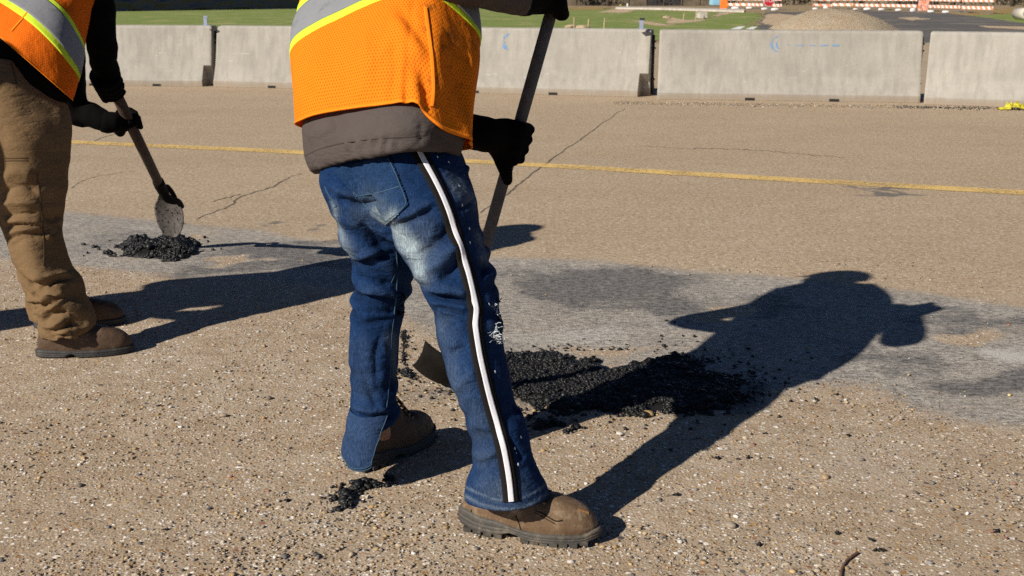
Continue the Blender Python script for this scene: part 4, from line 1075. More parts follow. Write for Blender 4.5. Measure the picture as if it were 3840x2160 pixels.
def shell(A, th, nrm):
    m = MB(); B = [[p - np.asarray(nrm) * th for p in r] for r in A]; n, k = len(A), len(A[0])
    V = [p for r in A for p in r] + [p for r in B for p in r]; o = n * k
    F = [(i * k + j, i * k + j + 1, (i + 1) * k + j + 1, (i + 1) * k + j) for i in range(n - 1) for j in range(k - 1)]
    F += [tuple(o + a for a in f[::-1]) for f in F]
    ring = [j for j in range(k)] + [i * k + k - 1 for i in range(1, n)] + [(n - 1) * k + j for j in range(k - 2, -1, -1)] + [i * k for i in range(n - 2, 0, -1)]
    F += [(ring[i], o + ring[i], o + ring[(i + 1) % len(ring)], ring[(i + 1) % len(ring)]) for i in range(len(ring))]
    m.add(V, F); return m
# worker in jeans: square shovel
S1_top = P(2094, -50, 3.06); S1_low = P(1700, 1345, 3.40)
s1d = (S1_low - S1_top) / np.linalg.norm(S1_low - S1_top)
SH1 = thing('shovel', G(1620, 1440), 'long grey handled square shovel held by the worker in jeans', 'shovel', 'shovels')
m = MB(); m.tube([S1_top, S1_top + s1d * .3, S1_top + s1d * .8, S1_low], [.0175, .0178, .0175, .0165], 16); m.build('shaft', M['shaft_grey'], SH1, smooth=True)
eL, eR = G(1540, 1432, .012), G(1800, 1452, .012)
b1 = S1_low + s1d * .02; tip1 = (eL + eR) / 2
A = blade_grid(b1 + (tip1 - b1) * .05, tip1, eR - eL, np.array([0, 1., .3]), np.linalg.norm(eR - eL) / 2, 'square')
shell(A, .003, (0, 1, .3)).build('blade', M['blade_dark'], SH1, smooth=True)
m = MB(); m.tube([S1_low - s1d * .10, S1_low, b1 + (tip1 - b1) * .12, b1 + (tip1 - b1) * .35], [.021, .021, .018, .008], 14); m.build('socket', M['blade_dark'], SH1, smooth=True)
# worker in brown trousers: round shovel
S2_top = P(412, 304, 4.41); S2_low = P(604, 704, 5.22); s2d = (S2_low - S2_top) / np.linalg.norm(S2_low - S2_top)
SH2 = thing('shovel', G(642, 930), 'brown handled round shovel with a tar spotted blade held by the left worker', 'shovel', 'shovels')
m = MB(); m.tube([S2_top, S2_top + s2d * .5, S2_low], [.023, .0225, .021], 16); m.build('shaft', M['shaft_brown'], SH2, smooth=True)
tip2 = P(642, 890, 5.50); base2 = P(630, 728, 5.36)
A = blade_grid(base2, tip2, P(695, 790, 5.42) - P(588, 765, 5.42), np.array([-.15, -1., .25]), .072, 'round', 26, 17)
shell(A, .003, (0, -.9, .3)).build('blade', M['blade_spot'], SH2, smooth=True)
m = MB(); m.tube(smooth_line([S2_low - s2d * .06, S2_low + s2d * .01, P(622, 738, 5.27), P(645, 752, 5.31), P(668, 757, 5.36), P(682, 775, 5.42)], 5), [.026] * 5 + list(np.linspace(.025, .012, 21)), 14); m.build('neck', M['blade_dark'], SH2, smooth=True)
m = MB(); m.tube(smooth_line([P(606, 705, 5.24), P(626, 700, 5.28), P(645, 722, 5.32), P(658, 748, 5.35)], 5), .012, 10); m.build('step', M['blade_dark'], SH2, smooth=True)

# =====================================================================================  PEOPLE
M['skin'] = simple('skin', (.26, .15, .10), .55, .15, 20)
M['denim'] = cloth_mat('denim', True, rough=.92, weave=1500, wstr=.30, var=.22, streak=.8, wrinkle=.28)
M['black_tape'] = cloth_mat('black_tape', c=(.016, .014, .013), weave=1200, var=.2)
M['white_tape'] = cloth_mat('white_tape', c=(.74, .73, .76), weave=1200, wstr=.1, var=.06)
M['stitch'] = cloth_mat('light_stitching', c=(.055, .10, .155), var=.2)
M['fray'] = simple('white_threads', (.62, .66, .68), .9, .1)
M['taupe'] = cloth_mat('taupe_softshell', c=(.086, .071, .065), rough=.8, wstr=.08, var=.12, wrinkle=.2)
M['black_fleece'] = cloth_mat('black_fleece', c=(.0042, .0038, .0038), rough=.95, wstr=.3, var=.2)
M['glove'] = cloth_mat('black_knit_glove', c=(.0032, .003, .003), rough=.9, weave=700, wstr=.4, var=.2)
M['canvas'] = cloth_mat('brown_canvas', True, rough=.9, weave=1100, wstr=.2, var=.12, streak=.2, wrinkle=.22)
M['canvas_stitch'] = cloth_mat('canvas_stitching', c=(.10, .065, .035), var=.2)
M['capcloth'] = cloth_mat('dark_cap', c=(.03, .03, .035), var=.2)
def vest_mat(name, base, hole, period, tints=True):
    """perforated safety mesh: rows of darker dots, the shade of tiny holes put in the colour"""
    t = NT(name); uv = t.n('ShaderNodeUVMap'); u = uv.outputs[0]
    sp = t.n('ShaderNodeSeparateXYZ'); t.l(u, sp.inputs[0])
    x = t.math('DIVIDE', sp.outputs[0], period); y = t.math('DIVIDE', sp.outputs[1], period * 1.05)
    row = t.math('FLOOR', y); off = t.math('MULTIPLY', t.math('MODULO', row, 2.0), .5)
    fx = t.math('SUBTRACT', t.math('FRACT', t.math('ADD', x, off)), .5); fy = t.math('SUBTRACT', t.math('FRACT', y), .5)
    r = t.math('ADD', t.math('POWER', t.math('MULTIPLY', fx, 1.5), 2.0), t.math('POWER', fy, 2.0))
    h = t.ramp(r, [(.05, 1), (.10, 0)])
    co = t.coord(); g = t.noise(co, 7, 6, .65)
    col = t.mix(t.ramp(g, [(.3, 0), (.7, 1)]), base, [min(1, b * 1.06) for b in base])
    dirt = t.ramp(t.noise(co, 13, 6, .7), [(.60, 0), (.74, .45)])
    col = t.mix(dirt, col, (.42, .11, .02))
    dm = t.attr('Dirt', 'Fac'); col = t.mix(t.math('MULTIPLY', dm, t.ramp(t.noise(co, 24, 5, .7), [(.56, 0), (.66, .7)])), col, (.13, .055, .02))
    col = t.mix(t.math('MULTIPLY', h, .85), col, hole)  # dots darkened as the shade inside the perforations
    nr = t.bump(h, .35, -.002); nr = t.bump(t.noise(co, 30, 4), .12, .006, nr); nr = t.bump(t.noise(t.mapv(co, (14, 14, 7)), 1.0, 4, .6), .5, .02, nr)
    t.fin(col, .85, nr, .12)
    tl = t.n('ShaderNodeBsdfTranslucent'); t.l(col, tl.inputs['Color']); mx = t.n('ShaderNodeMixShader', i_0=.32)
    t.l(t.b.outputs[0], mx.inputs[1]); t.l(tl.outputs[0], mx.inputs[2]); t.l(mx.outputs[0], t.t.nodes['Material Output'].inputs['Surface'])
    return t.m
M['vest'] = vest_mat('orange_safety_mesh', (.95, .27, .012), (.55, .085, .006), .0080)
M['vest2'] = vest_mat('orange_safety_mesh_fine', (.92, .20, .010), (.60, .09, .006), .0075)
M['orange_hem'] = cloth_mat('orange_binding', c=(.95, .25, .015), rough=.85, wstr=.1, var=.06)
M['lime'] = cloth_mat('lime_trim', c=(.62, .82, .05), rough=.8, wstr=.1, var=.08, stain=.35)
M['grey_tape'] = cloth_mat('grey_reflective_tape', c=(.23, .235, .25), rough=.6, wstr=.05, var=.1, stain=.3)
def leather(name, c1, c2, c3):
    t = NT(name); co = t.coord(); a = t.noise(co, 14, 6, .65); b = t.noise(co, 120, 4, .7)
    col = t.mix(t.ramp(a, [(.3, 0), (.7, 1)]), c1, c2); col = t.mix(t.ramp(t.noise(co, 32, 5, .7), [(.52, 0), (.7, .7)]), col, c3)
    return t.fin(col, t.ramp(a, [(.3, .5), (.7, .75)]), t.bump(t.math('ADD', t.math('MULTIPLY', b, .35), t.noise(co, 38, 3)), .55, .005), .3)
M['leather'] = leather('brown_boot_leather', (.085, .050, .028), (.180, .115, .064), (.32, .24, .155))
M['leather_dk'] = leather('dark_boot_leather', (.060, .036, .022), (.105, .062, .036), (.14, .10, .065))
M['rubber'] = leather('dusty_rubber_sole', (.045, .043, .040), (.095, .085, .070), (.20, .160, .115))
M['rubber_dk'] = leather('dark_rubber_sole', (.028, .028, .029), (.05, .048, .046), (.085, .075, .062))
M['lace'] = cloth_mat('dark_laces', c=(.035, .022, .015), var=.2)
M['brass'] = simple('dull_eyelet', (.20, .13, .07), .45, .2, metal=.6)

def part(name, V, F, mat, parent, smooth=True, col=None, uv=None, label=None):
    return obj(name, mesh_from(name, V, F, smooth, uv=uv, col=col), mat, parent, label=label)

def foot_ring(z, x0, x1, L, wh, wb, n=48, toe=2.3):
    th = np.linspace(0, 2 * math.pi, n, endpoint=False); c, s = np.cos(th), np.sin(th)
    xc, a = (x0 + x1) / 2, (x1 - x0) / 2
    x = xc + a * np.sign(c) * np.abs(c) ** (2 / toe)
    w = wh + (wb - wh) * sstep(.15 * L, .68 * L, x)
    y = w * np.sign(s) * np.abs(s) ** (2 / toe) + .012 * sstep(.4 * L, L, x) * 0
    return np.stack([x, y, np.full(n, z)], 1)
BOOT_BVH = []
def make_boot(parent, heel, ang, L, mats, name_label, style, height=.17, lean=(0, 0), bend=0.0):
    """a work boot: upper, sole with tread, laces; heel = ground point, ang = heading"""
    ca, sa = math.cos(ang), math.sin(ang)
    def W(V):
        V = np.asarray(V, float).copy(); k = np.clip((V[:, 2] - .07) / .1, 0, None)
        V[:, 0] += lean[0] * k; V[:, 1] += lean[1] * k
        return np.stack([heel[0] + V[:, 0] * ca - V[:, 1] * sa, heel[1] + V[:, 0] * sa + V[:, 1] * ca, heel[2] + V[:, 2]], 1)
    wb, wh = L * .163, L * .118
    st = .030 if style == 'lug' else .026
    # upper
    spec = [(st - .004, .004, L - .004, 1.0), (st + .012, .0, L - .001, 1.02), (st + .030, .002, L - .008, 1.0), (st + .046, .006, L - .022, .95), (st + .058, .008, L - .044, .88), (st + .066, .009, L - .072, .82), (st + .074, .010, L - .102, .76),
            (st + .086, .011, L - .128, .72), (st + .104, .020, L - .150, .70), (st + .120, .026, L - .168, .70), (max(height * .9, st + .128), .030, L - .172, .70), (max(height, st + .135), .032, L - .174, .70)]
    rows = [foot_ring(z, a, b, L, wh * k, wb * k) for z, a, b, k in spec]
    ks = np.stack([r.ravel() for r in rows]); A = crom(ks, 4)[0].reshape(-1, 48, 3)
    # creases over the vamp and little dents
    for i in range(len(A)):
        for j in range(48):
            x, y, z = A[i, j]; fx = x / L
            wv = .0028 * math.sin((fx - .55) * 48) * math.exp(-((fx - .62) / .09) ** 2) * (1 if z > st + .01 else 0)
            nn_ = .0030 * noise.noise(Vector((x * 22, y * 22, z * 22)))
            r = A[i, j] - np.array([x, 0, z * .6]); A[i, j] = A[i, j] + np.array([0, np.sign(y) * (wv + nn_), (wv + nn_) * (1 if z > .07 else 0)])
    m, n = A.shape[:2]; V = W(A.reshape(-1, 3)); F = [(i * n + j, i * n + (j + 1) % n, (i + 1) * n + (j + 1) % n, (i + 1) * n + j) for i in range(m - 1) for j in range(n)]
    V = np.concatenate([V, W(np.array([A[-1].mean(0) - [0, 0, .02]]))]); F += [((m - 1) * n + j, (m - 1) * n + (j + 1) % n, m * n) for j in range(n)]
    bo = part('boot', V, F, mats[0], parent, label=name_label); BOOT_BVH.append(bvh_of(V, F))
    # sole: side wall with grooves; the heel block and tread lugs stand on the road
    def rise(x):
        h = .0
        fx = x / L
        if style == 'lug':
            return st + .026 * math.exp(-((fx - .02) / .16) ** 2) + .012 * math.exp(-((fx - .30) / .13) ** 2) + .010 * sstep(.90, 1.0, np.array(fx))
        return st + .004 * math.exp(-((fx) / .2) ** 2)
    rows = []
    nn2 = 72
    for q, (fz, out) in enumerate([(0.0, .0), (.10, .0035), (.30, .0045), (.34, .0028), (.40, .0045), (.55, .0045), (.58, .003), (.64, .0045), (.86, .004), (1.0, .001), (1.0, -.012)]):
        r = foot_ring(0, -.004 - out, L + .004 + out, L, wh * 1.05 + out, wb * 1.04 + out, nn2)
        for j in range(nn2):
            x = r[j, 0]; fx = x / L; lo = .0
            if style == 'lug': lo = .006 + .014 * math.exp(-((fx - .40) / .075) ** 2) + .010 * max(0, fx - .85) / .15 + .010 * max(0, .10 - fx) / .10
            else: lo = .002 + (.013 if .30 < fx < .40 else 0) + .006 * max(0, fx - .85) / .15
            hi_ = rise(x); r[j, 2] = lo + (hi_ - lo) * fz
        rows.append(r)
    A = np.stack(rows); m_, n_ = A.shape[:2]; V = W(A.reshape(-1, 3)); F = [(i * n_ + j, i * n_ + (j + 1) % n_, (i + 1) * n_ + (j + 1) % n_, (i + 1) * n_ + j) for i in range(m_ - 1) for j in range(n_)]
    V = np.concatenate([V, W(np.array([A[0].mean(0)]))]); F += [((j + 1) % n_, j, m_ * n_) for j in range(n_)]
    so = part('sole', V, F, mats[1], bo)
    if style == 'lug':
        for side in (-1, 1):
            for fx in (.06, .14, .22, .30, .50, .57, .64, .71, .78, .85, .92):
                x = fx * L; w = (wh + (wb - wh) * float(sstep(.15 * L, .68 * L, np.array(x)))) * math.sqrt(max(.1, 1 - abs(2 * fx - 1) ** 4.5)) * 1.02
                z0 = .002 + .010 * max(0, fx - .85) / .15
                mm = MB(); mm.box((x, side * (w - .008), z0 + .005), (L * .058, .022, .010)); part('tread_lug', W(np.array(mm.V)), mm.F, mats[1], so, False)
    return bo, W
def laces(parent, W, L, st, mats):
    for i, (fx, z) in enumerate([(.63, .112), (.575, .126), (.52, .142), (.475, .158)]):
        x = fx * L; m = MB(); pts = [np.array([x + .004, sg * .027, z - .012 + .014 * (1 - abs(sg))]) for sg in np.linspace(-1, 1, 9)]
        m.tube(pts, .0032, 7); part('lace', W(np.array(m.V)), m.F, mats, parent)
        for sg in (-1, 1):
            m = MB(); m.tube([np.array([x, sg * .029, z - .016]), np.array([x, sg * .0325, z - .014])], .0045, 10); part('eyelet', W(np.array(m.V)), m.F, M['brass'], parent)

def grip(center, axis, palm, rs, sc=1.0, thumb=1, wrist=None, thumb_along=False, extra=None):
    """a gloved hand closed on a shaft: palm side, wrap direction, unequal bent fingers, thumb from the palm's side"""
    a = np.asarray(axis, float); a /= np.linalg.norm(a); p = np.asarray(palm, float); p = p - a * (p @ a); p /= np.linalg.norm(p)
    q = np.cross(a, p)
    if wrist is not None and (np.asarray(wrist) - center) @ q > 0: q = -q
    parts = []; fl = [.92, 1.0, .97, .82]; fr = [.0125, .013, .0125, .0112]
    at = lambda ang, r, s: center + a * s + (p * math.cos(ang) + q * math.sin(ang)) * r
    wr = np.asarray(wrist) if wrist is not None else center + p * .03 - q * .10
    for i in range(4):
        s = (i - 1.5) * .0245 * sc; r = rs + fr[i] * sc * .85
        kn = at(.55, rs + .020 * sc, s * 1.05)
        parts += chain([wr + a * s * .45, at(-.55, rs + .026 * sc, s * .85), kn], [.021 * sc, .021 * sc, .0165 * sc])
        ang = .55; pts = [kn]; rads = [fr[i] * sc * 1.2]
        for k, da in enumerate((.95, .85, .75)):
            ang += da * fl[i]; pts.append(at(ang, r + (.004 * sc if k == 0 else .001), s)); rads.append(fr[i] * sc * (1.08 - .09 * k))
        parts += chain(pts, rads)
    s0 = -thumb * .050 * sc
    base = at(-.75, rs + .03 * sc, s0 * .4)
    if thumb_along: tp = [base, at(-.15, rs + .020 * sc, s0 * 1.0), at(.35, rs + .021 * sc, s0 * 1.5), at(.6, rs + .018 * sc, s0 * 1.85)]
    else: tp = [base, at(-1.35, rs + .017 * sc, s0 * .9), at(-2.1, rs + .013 * sc, s0 * .95), at(-2.8, rs + .012 * sc, s0 * .75)]
    parts += chain(tp, [.022 * sc, .019 * sc, .0165 * sc, .0125 * sc])
    if extra: parts += extra
    return parts

def head_parts(c, face, up, r=.105):
    f = np.asarray(face, float); f /= np.linalg.norm(f); u = np.asarray(up, float); u = u - f * (u @ f); u /= np.linalg.norm(u); s = np.cross(f, u)
    ps = [capsule(c + u * .03 - f * .02, r * .92, c + u * .02 + f * .02, r * .88), capsule(c - u * .02 + f * .03, r * .74, c - u * .085 + f * .055, r * .42)]
    ps.append(capsule(c + f * .095 + u * .01, .010, c + f * .122 - u * .028, .016))          # nose
    for k in (-1, 1):
        ps.append(capsule(c + s * k * .088 + u * .012, .016, c + s * k * .09 - u * .02, .012))  # ears
        ps.append(capsule(c + s * k * .03 + f * .088 + u * .032, .012, c + s * k * .045 + f * .08 + u * .034, .010))  # brows
    ps.append(capsule(c + f * .088 - u * .055 - s * .02, .010, c + f * .088 - u * .055 + s * .02, .010))    # mouth
    return ps
def face_bits(parent, c, face, up):
    f = np.asarray(face, float); f /= np.linalg.norm(f); u = np.asarray(up, float); u = u - f * (u @ f); u /= np.linalg.norm(u); s = np.cross(f, u)
    for k in (-1, 1):
        V, F = capsule(c + s * k * .032 + f * .083 + u * .012, .011, c + s * k * .034 + f * .083 + u * .012, .011); part('eye', V, F, M['white_tape'], parent)
    # cap with a bill
    A = []; n = 30
    for i in range(12):
        w = i / 11 * math.pi / 2
        A.append([c + u * (.035 + .112 * math.sin(w)) + (f * math.cos(t) + s * math.sin(t)) * .118 * math.cos(w) for t in np.linspace(0, 2 * math.pi, n, endpoint=False)])
    m = MB(); m.grid(A, True); cap = part('cap', m.V, m.F, M['capcloth'], parent)
    B = []
    for i in range(6):
        r = .10 + .085 * i / 5
        B.append([c + u * (.045 - .03 * (i / 5) ** 2 - .012 * t * t) + (f * math.cos(t) + s * math.sin(t) * .85) * r for t in np.linspace(-.85, .85, 14)])
    m = MB(); m.grid(B); m.grid([[p + u * .004 for p in r] for r in B]); part('bill', m.V, m.F, M['capcloth'], cap)

# ------------------------------------------------------------------ worker in jeans and orange vest
B1 = np.array([-.16, 2.58, 0])
hR, kR, aR = Q(1085, 450, 2.72), Q(1178, 790, 2.63), Q(1272, 1215, 2.575)
hL, kL, aL = Q(930, 450, 2.80), Q(953, 740, 2.87), Q(940, 1030, 2.875)
pel = Q(985, 380, 2.77); che = Q(965, 0, 2.98); nck = np.array([-.37, 3.22, 1.39]); HD1 = np.array([-.40, 3.40, 1.44])
shR, shL = np.array([-.15, 3.02, 1.335]), np.array([-.50, 3.19, 1.28])
elR = P(1672, -100, 2.60); haR = P(2088, -46, 3.05); wrR = P(1968, -4, 2.95)
elL = np.array([-.43, 3.30, .90]); SHL = P(1932, 530, 3.185); wrL = P(1822, 505, 3.13)
body = []
for ch, rd in [([pel, (hR + pel) / 2, hR, (hR + kR) / 2, kR, (kR + aR) / 2, aR, aR + [.03, -.01, -.06]], [.09, .08, .065, .055, .042, .042, .03, .022]),
               ([pel, (hL + pel) / 2, hL, (hL + kL) / 2, kL, (kL + aL) / 2, aL, aL + [.02, .03, -.08]], [.09, .08, .065, .055, .042, .042, .03, .022]),
               ([pel, (pel + che) / 2, che, (shR + shL) / 2, nck, HD1], [.09, .10, .11, .08, .055, .055]), ([che, shR, (shR + elR) / 2, elR, wrR, haR], [.10, .06, .04, .035, .024, .02]), ([che, shL, (shL + elL) / 2, elL, wrL, SHL + (wrL - SHL) * .6], [.10, .06, .04, .035, .024, .02])]:
    body += chain(ch, rd)
face1 = np.array([.45, .70, -.55]); up1 = np.array([.2, .45, .8])
V, F = union(body + head_parts(HD1, face1, up1), .011, 3)
person1 = obj('person', mesh_from('person', V - B1, F), M['skin'], label='worker from behind in orange vest, taupe jacket and jeans with white side stripe', cat='person', group='road workers')
person1.location = B1
face_bits(person1, HD1, face1, up1)

# jeans
legR = [((925, 330), (1145, 335), 2.74, .10, 10), ((915, 420), (1172, 420), 2.71, .135), ((950, 515), (1197, 500), 2.68, .135), ((985, 585), (1213, 575), 2.67, .122), ((1020, 655), (1232, 645), 2.66, .11), ((1060, 722), (1248, 712), 2.64, .096),
        ((1090, 782), (1257, 775), 2.625, .088), ((1099, 850), (1260, 852), 2.61, .082), ((1118, 912), (1275, 918), 2.60, .08), ((1150, 1000), (1292, 1000), 2.59, .075), ((1177, 1075), (1322, 1062), 2.58, .072), ((1190, 1130), (1336, 1125), 2.575, .073),
        ((1182, 1190), (1357, 1188), 2.575, .078), ((1166, 1250), (1378, 1244), 2.575, .088)]
legL = [((815, 385), (1000, 370), 2.81, .10, 10), ((806, 450), (1020, 440), 2.80, .132), ((832, 518), (1035, 510), 2.82, .13), ((853, 583), (1045, 585), 2.84, .118), ((878, 650), (1046, 655), 2.86, .105), ((889, 705), (1040, 705), 2.87, .095),
        ((884, 765), (1020, 768), 2.88, .086), ((878, 840), (1007, 845), 2.88, .08), ((880, 920), (1001, 920), 2.88, .076), ((885, 1000), (1001, 1000), 2.875, .072), ((880, 1040), (1004, 1030), 2.87, .070, -8), ((880, 1062), (1006, 1046), 2.87, .068, -14)]
seat = [((815, 330), (1150, 330), 2.78, .12, 18), ((800, 400), (1165, 392), 2.775, .142, 18), ((808, 455), (1180, 450), 2.765, .155, 16), ((826, 512), (1188, 512), 2.76, .15, 14), ((850, 560), (1180, 560), 2.765, .12, 8), ((890, 600), (1120, 600), 2.77, .07, 0)]
vols = [closed_grid(loft(legR, 6, 56, K)[0], .22, .02), closed_grid(loft(legL, 6, 56, K)[0], .22, .02), closed_grid(loft(seat, 6, 56, K, 2.6, 30, .62)[0])]
V, F = union(vols, .0046, 6)
pr = proj(V)
# drapery: slanting folds that gather behind the knees and above the hems
def gather(V, rows, amp, per, slant, zlo, zhi, seed):
    z = V[:, 2]; m_ = sstep(zlo, zlo + .06, z) * (1 - sstep(zhi - .07, zhi, z))
    ph = (z + slant * V[:, 0] + .05 * nz(V + seed, 5)) / per * 6.283
    return amp * m_ * np.sin(ph) * (.55 + .9 * nz(V + seed * 2, 7))
N = vnormals(V, F)
isR = pr[:, 0] > (1000 + 60) * K * 0 + np.interp(pr[:, 1], np.array([400, 575, 690, 800, 1000, 1250]) * K, np.array([990, 985, 1045, 1060, 1080, 1090]) * K)
D = np.where(isR, gather(V, 0, .0075, .055, .35, .42, .70, 1.0) + gather(V, 0, .0028, .06, -.5, .10, .36, 4.0), gather(V, 0, .0075, .06, .25, .40, .72, 2.0) + gather(V, 0, .004, .06, -.4, .12, .34, 6.0))
D += .006 * nz(V, 9) + .0045 * nz(V, 22, 14) + .002 * np.abs(nz(V, 45, 30))
SEAM = k2([(1042, 352), (1060, 395), (1085, 440), (1110, 490), (1130, 540), (1150, 600), (1166, 650), (1180, 700), (1189, 740), (1196, 768), (1197, 790), (1195, 815), (1200, 860), (1209, 910), (1223, 970), (1239, 1030), (1257, 1090), (1271, 1150), (1281, 1210), (1286, 1262)])
calm = 1 - .9 * np.exp(-(pdist(V, surf_line(bvh_of(V, F), SEAM, 16))[0] / .045) ** 2)
V = V + N * (D * calm)[:, None]
FOLDS = [([(985, 572), (1040, 548), (1095, 520)], .012, -.012), ([(990, 560), (1045, 535), (1090, 508)], .014, .007), ([(1062, 745), (1130, 752), (1190, 765)], .009, -.013), ([(1070, 728), (1130, 733), (1180, 742)], .011, .009), ([(1075, 775), (1135, 778), (1185, 792)], .008, -.011),
         ([(1085, 798), (1150, 800), (1190, 822)], .008, -.008), ([(1080, 760), (1135, 766), (1180, 778)], .008, .007), ([(880, 665), (930, 655), (985, 640)], .010, -.012), ([(885, 652), (935, 640), (985, 622)], .011, .008), ([(885, 690), (940, 705), (985, 715)], .009, -.010),
         ([(885, 745), (940, 748), (1005, 758)], .009, -.011), ([(885, 732), (940, 735), (1005, 745)], .010, .008), ([(885, 780), (940, 782), (1000, 785)], .008, -.009), ([(880, 815), (930, 812), (990, 802)], .008, -.006), ([(845, 500), (900, 512), (955, 505)], .010, -.010), ([(830, 470), (880, 490), (930, 498)], .009, .006),
         ([(1050, 640), (1100, 610), (1150, 560)], .022, -.010), ([(1060, 690), (1110, 660), (1160, 600)], .020, .010), ([(1100, 700), (1130, 690), (1165, 650)], .012, -.009), ([(900, 1042), (940, 1052), (980, 1040)], .008, -.010), ([(885, 1022), (930, 1035), (985, 1030)], .010, .008), ([(1195, 1085), (1225, 1095), (1260, 1080)], .010, -.007),
         ([(1185, 1140), (1220, 1150), (1255, 1130)], .012, .007), ([(1290, 1020), (1310, 1035), (1325, 1050)], .010, -.008), ([(1275, 1100), (1300, 1130), (1320, 1160)], .010, -.007), ([(1280, 640), (1240, 660)], .01, -.004), ([(1210, 700), (1225, 660), (1235, 640)], .012, -.008), ([(900, 560), (940, 600), (975, 640)], .018, -.010), ([(1190, 500), (1170, 520), (1150, 515)], .010, -.007),
         ([(1170, 420), (1190, 445), (1195, 470)], .010, .006), ([(1115, 905), (1150, 880), (1180, 860)], .016, -.006), ([(1140, 980), (1170, 960), (1200, 930)], .018, .006), ([(905, 950), (930, 990), (950, 1030)], .014, -.008), ([(960, 830), (945, 900), (950, 980)], .014, -.007)]
Vb = V.copy(); V = folds(V, F, [(p, w * .85, a * 1.35) for p, w, a in FOLDS], K); DT = D + ((V - Vb) * N).sum(1)
bvh1 = bvh_of(V, F)
# colour: indigo with worn pale zones on the seat, thigh and pocket
base = np.array([.0100, .036, .112]); col = np.repeat(base[None], len(V), 0)
fade = np.zeros(len(V))
for pts, w, a in [([(1006, 595), (1034, 632), (1052, 682)], .030, .95), ([(990, 580), (1012, 605)], .022, .75), ([(1072, 640), (1060, 590)], .04, .12), ([(962, 545), (985, 552)], .018, .5), ([(850, 560), (862, 600), (876, 640)], .022, .50), ([(840, 520), (845, 560)], .015, .45), ([(1150, 470), (1185, 500)], .035, .30),
                  ([(985, 850), (995, 940)], .02, .22), ([(1110, 820), (1130, 920), (1160, 1010)], .035, .10), ([(1200, 1040), (1220, 1160)], .04, .08), ([(920, 540), (960, 470)], .04, .10), ([(900, 880), (910, 980)], .04, .05), ([(1240, 1230), (1290, 1240)], .04, .14), ([(890, 1090), (890, 1130)], .03, .22), ([(1205, 600), (1225, 660)], .02, .3)]:
    L = surf_line(bvh1, k2(pts), 10)
    if len(L) > 1: fade = np.maximum(fade, a * np.exp(-(pdist(V, L)[0] / w) ** 2))
for pts, w, a in [([(1172, 1226), (1215, 1246), (1260, 1258), (1310, 1254), (1350, 1236), (1374, 1216)], .0030, .30), ([(1168, 1246), (1210, 1268), (1260, 1280), (1310, 1277), (1350, 1260), (1376, 1240)], .0045, .28)]:
    L = surf_line(bvh1, k2(pts), 6)
    if len(L) > 1: fade = np.maximum(fade, a * np.exp(-(pdist(V, L)[0] / w) ** 2))
fade = np.clip(fade * (1 + .45 * nz(V, 30, 12)), 0, 1)
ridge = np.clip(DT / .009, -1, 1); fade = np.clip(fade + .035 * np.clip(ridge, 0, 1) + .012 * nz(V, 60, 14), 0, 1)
col = col * (1 - .35 * np.clip(-ridge, 0, 1))[:, None]  # fold creases darkened in the colour, standing in for shade
col = col * (1 - fade[:, None]) + np.array([.33, .41, .45]) * fade[:, None]
# paint flecks on the outer thigh
fl = np.zeros(len(V))
jeans = part('jeans', V, F, M['denim'], person1, col=col)
v, f = ribbon(bvh1, SEAM, .037, .0042, 12); st_ = part('side_stripe', v, f, M['black_tape'], jeans, label='black side stripe with a white centre')
v, f = ribbon(bvh1, SEAM, .0118, .0066, 12); part('white_tape', v, f, M['white_tape'], jeans)
# back pocket as a sewn patch
def patch_on(bvh, poly, off, step):
    poly = np.asarray(poly, float); lo, hi = poly.min(0), poly.max(0); xs = np.arange(lo[0], hi[0] + step, step); ys = np.arange(lo[1], hi[1] + step, step)
    idx = {}; V = []; F = []
    XX, YY = np.meshgrid(xs, ys); ins = pip(XX, YY, poly)
    def vert(i, j):
        if (i, j) not in idx:
            x, y = xs[j], ys[i]; h = hit(bvh, x, y)
            if h is None: return None
            c, n2, _, _ = bvh.find_nearest(Vector(h)); n2 = np.array(n2); n2 = n2 if n2 @ (EYE - h) > 0 else -n2
            idx[(i, j)] = len(V); V.append(h + n2 * off)
        return idx[(i, j)]
    for i in range(len(ys) - 1):
        for j in range(len(xs) - 1):
            if ins[i:i + 2, j:j + 2].all():
                q = [vert(i, j), vert(i, j + 1), vert(i + 1, j + 1), vert(i + 1, j)]
                if None not in q: F.append(tuple(q))
    return np.array(V), F
POCK = [(1252, 642), (1300, 618), (1380, 598), (1462, 580), (1488, 640), (1511, 698), (1526, 735), (1535, 770), (1500, 808), (1448, 845), (1400, 812), (1370, 788), (1345, 755), (1318, 725), (1285, 680)]
v, f = patch_on(bvh1, POCK, .0048, 4); ck = []
pf = np.zeros(len(v)); L = surf_line(bvh1, [(1420, 800), (1450, 828), (1480, 812)], 6)
pf = .70 * np.exp(-(pdist(v, L)[0] / .020) ** 2); pf = np.maximum(pf, .16 * np.exp(-(pdist(v, surf_line(bvh1, [(1410, 760), (1440, 790)], 6))[0] / .04) ** 2))
pc = np.array([.016, .045, .115]) * (1 - pf[:, None]) + np.array([.34, .42, .44]) * pf[:, None]
pocket = part('back_pocket', v, f, M['denim'], jeans, col=pc)
pb = bvh_of(v, f)
for nm, pts, w in [('pocket_stitching', [(1454, 592), (1480, 642), (1502, 698), (1517, 735), (1524, 764), (1496, 796), (1450, 830)], .002), ('pocket_stitching', [(1450, 830), (1406, 800), (1378, 778), (1352, 748), (1326, 719)], .002), ('pocket_stitching', [(1332, 737), (1420, 722), (1508, 696)], .002)]:
    v, f = ribbon(pb, pts, w, .0016, 8)
    if len(v): part('pocket_stitching', v, f, M['stitch'], pocket)
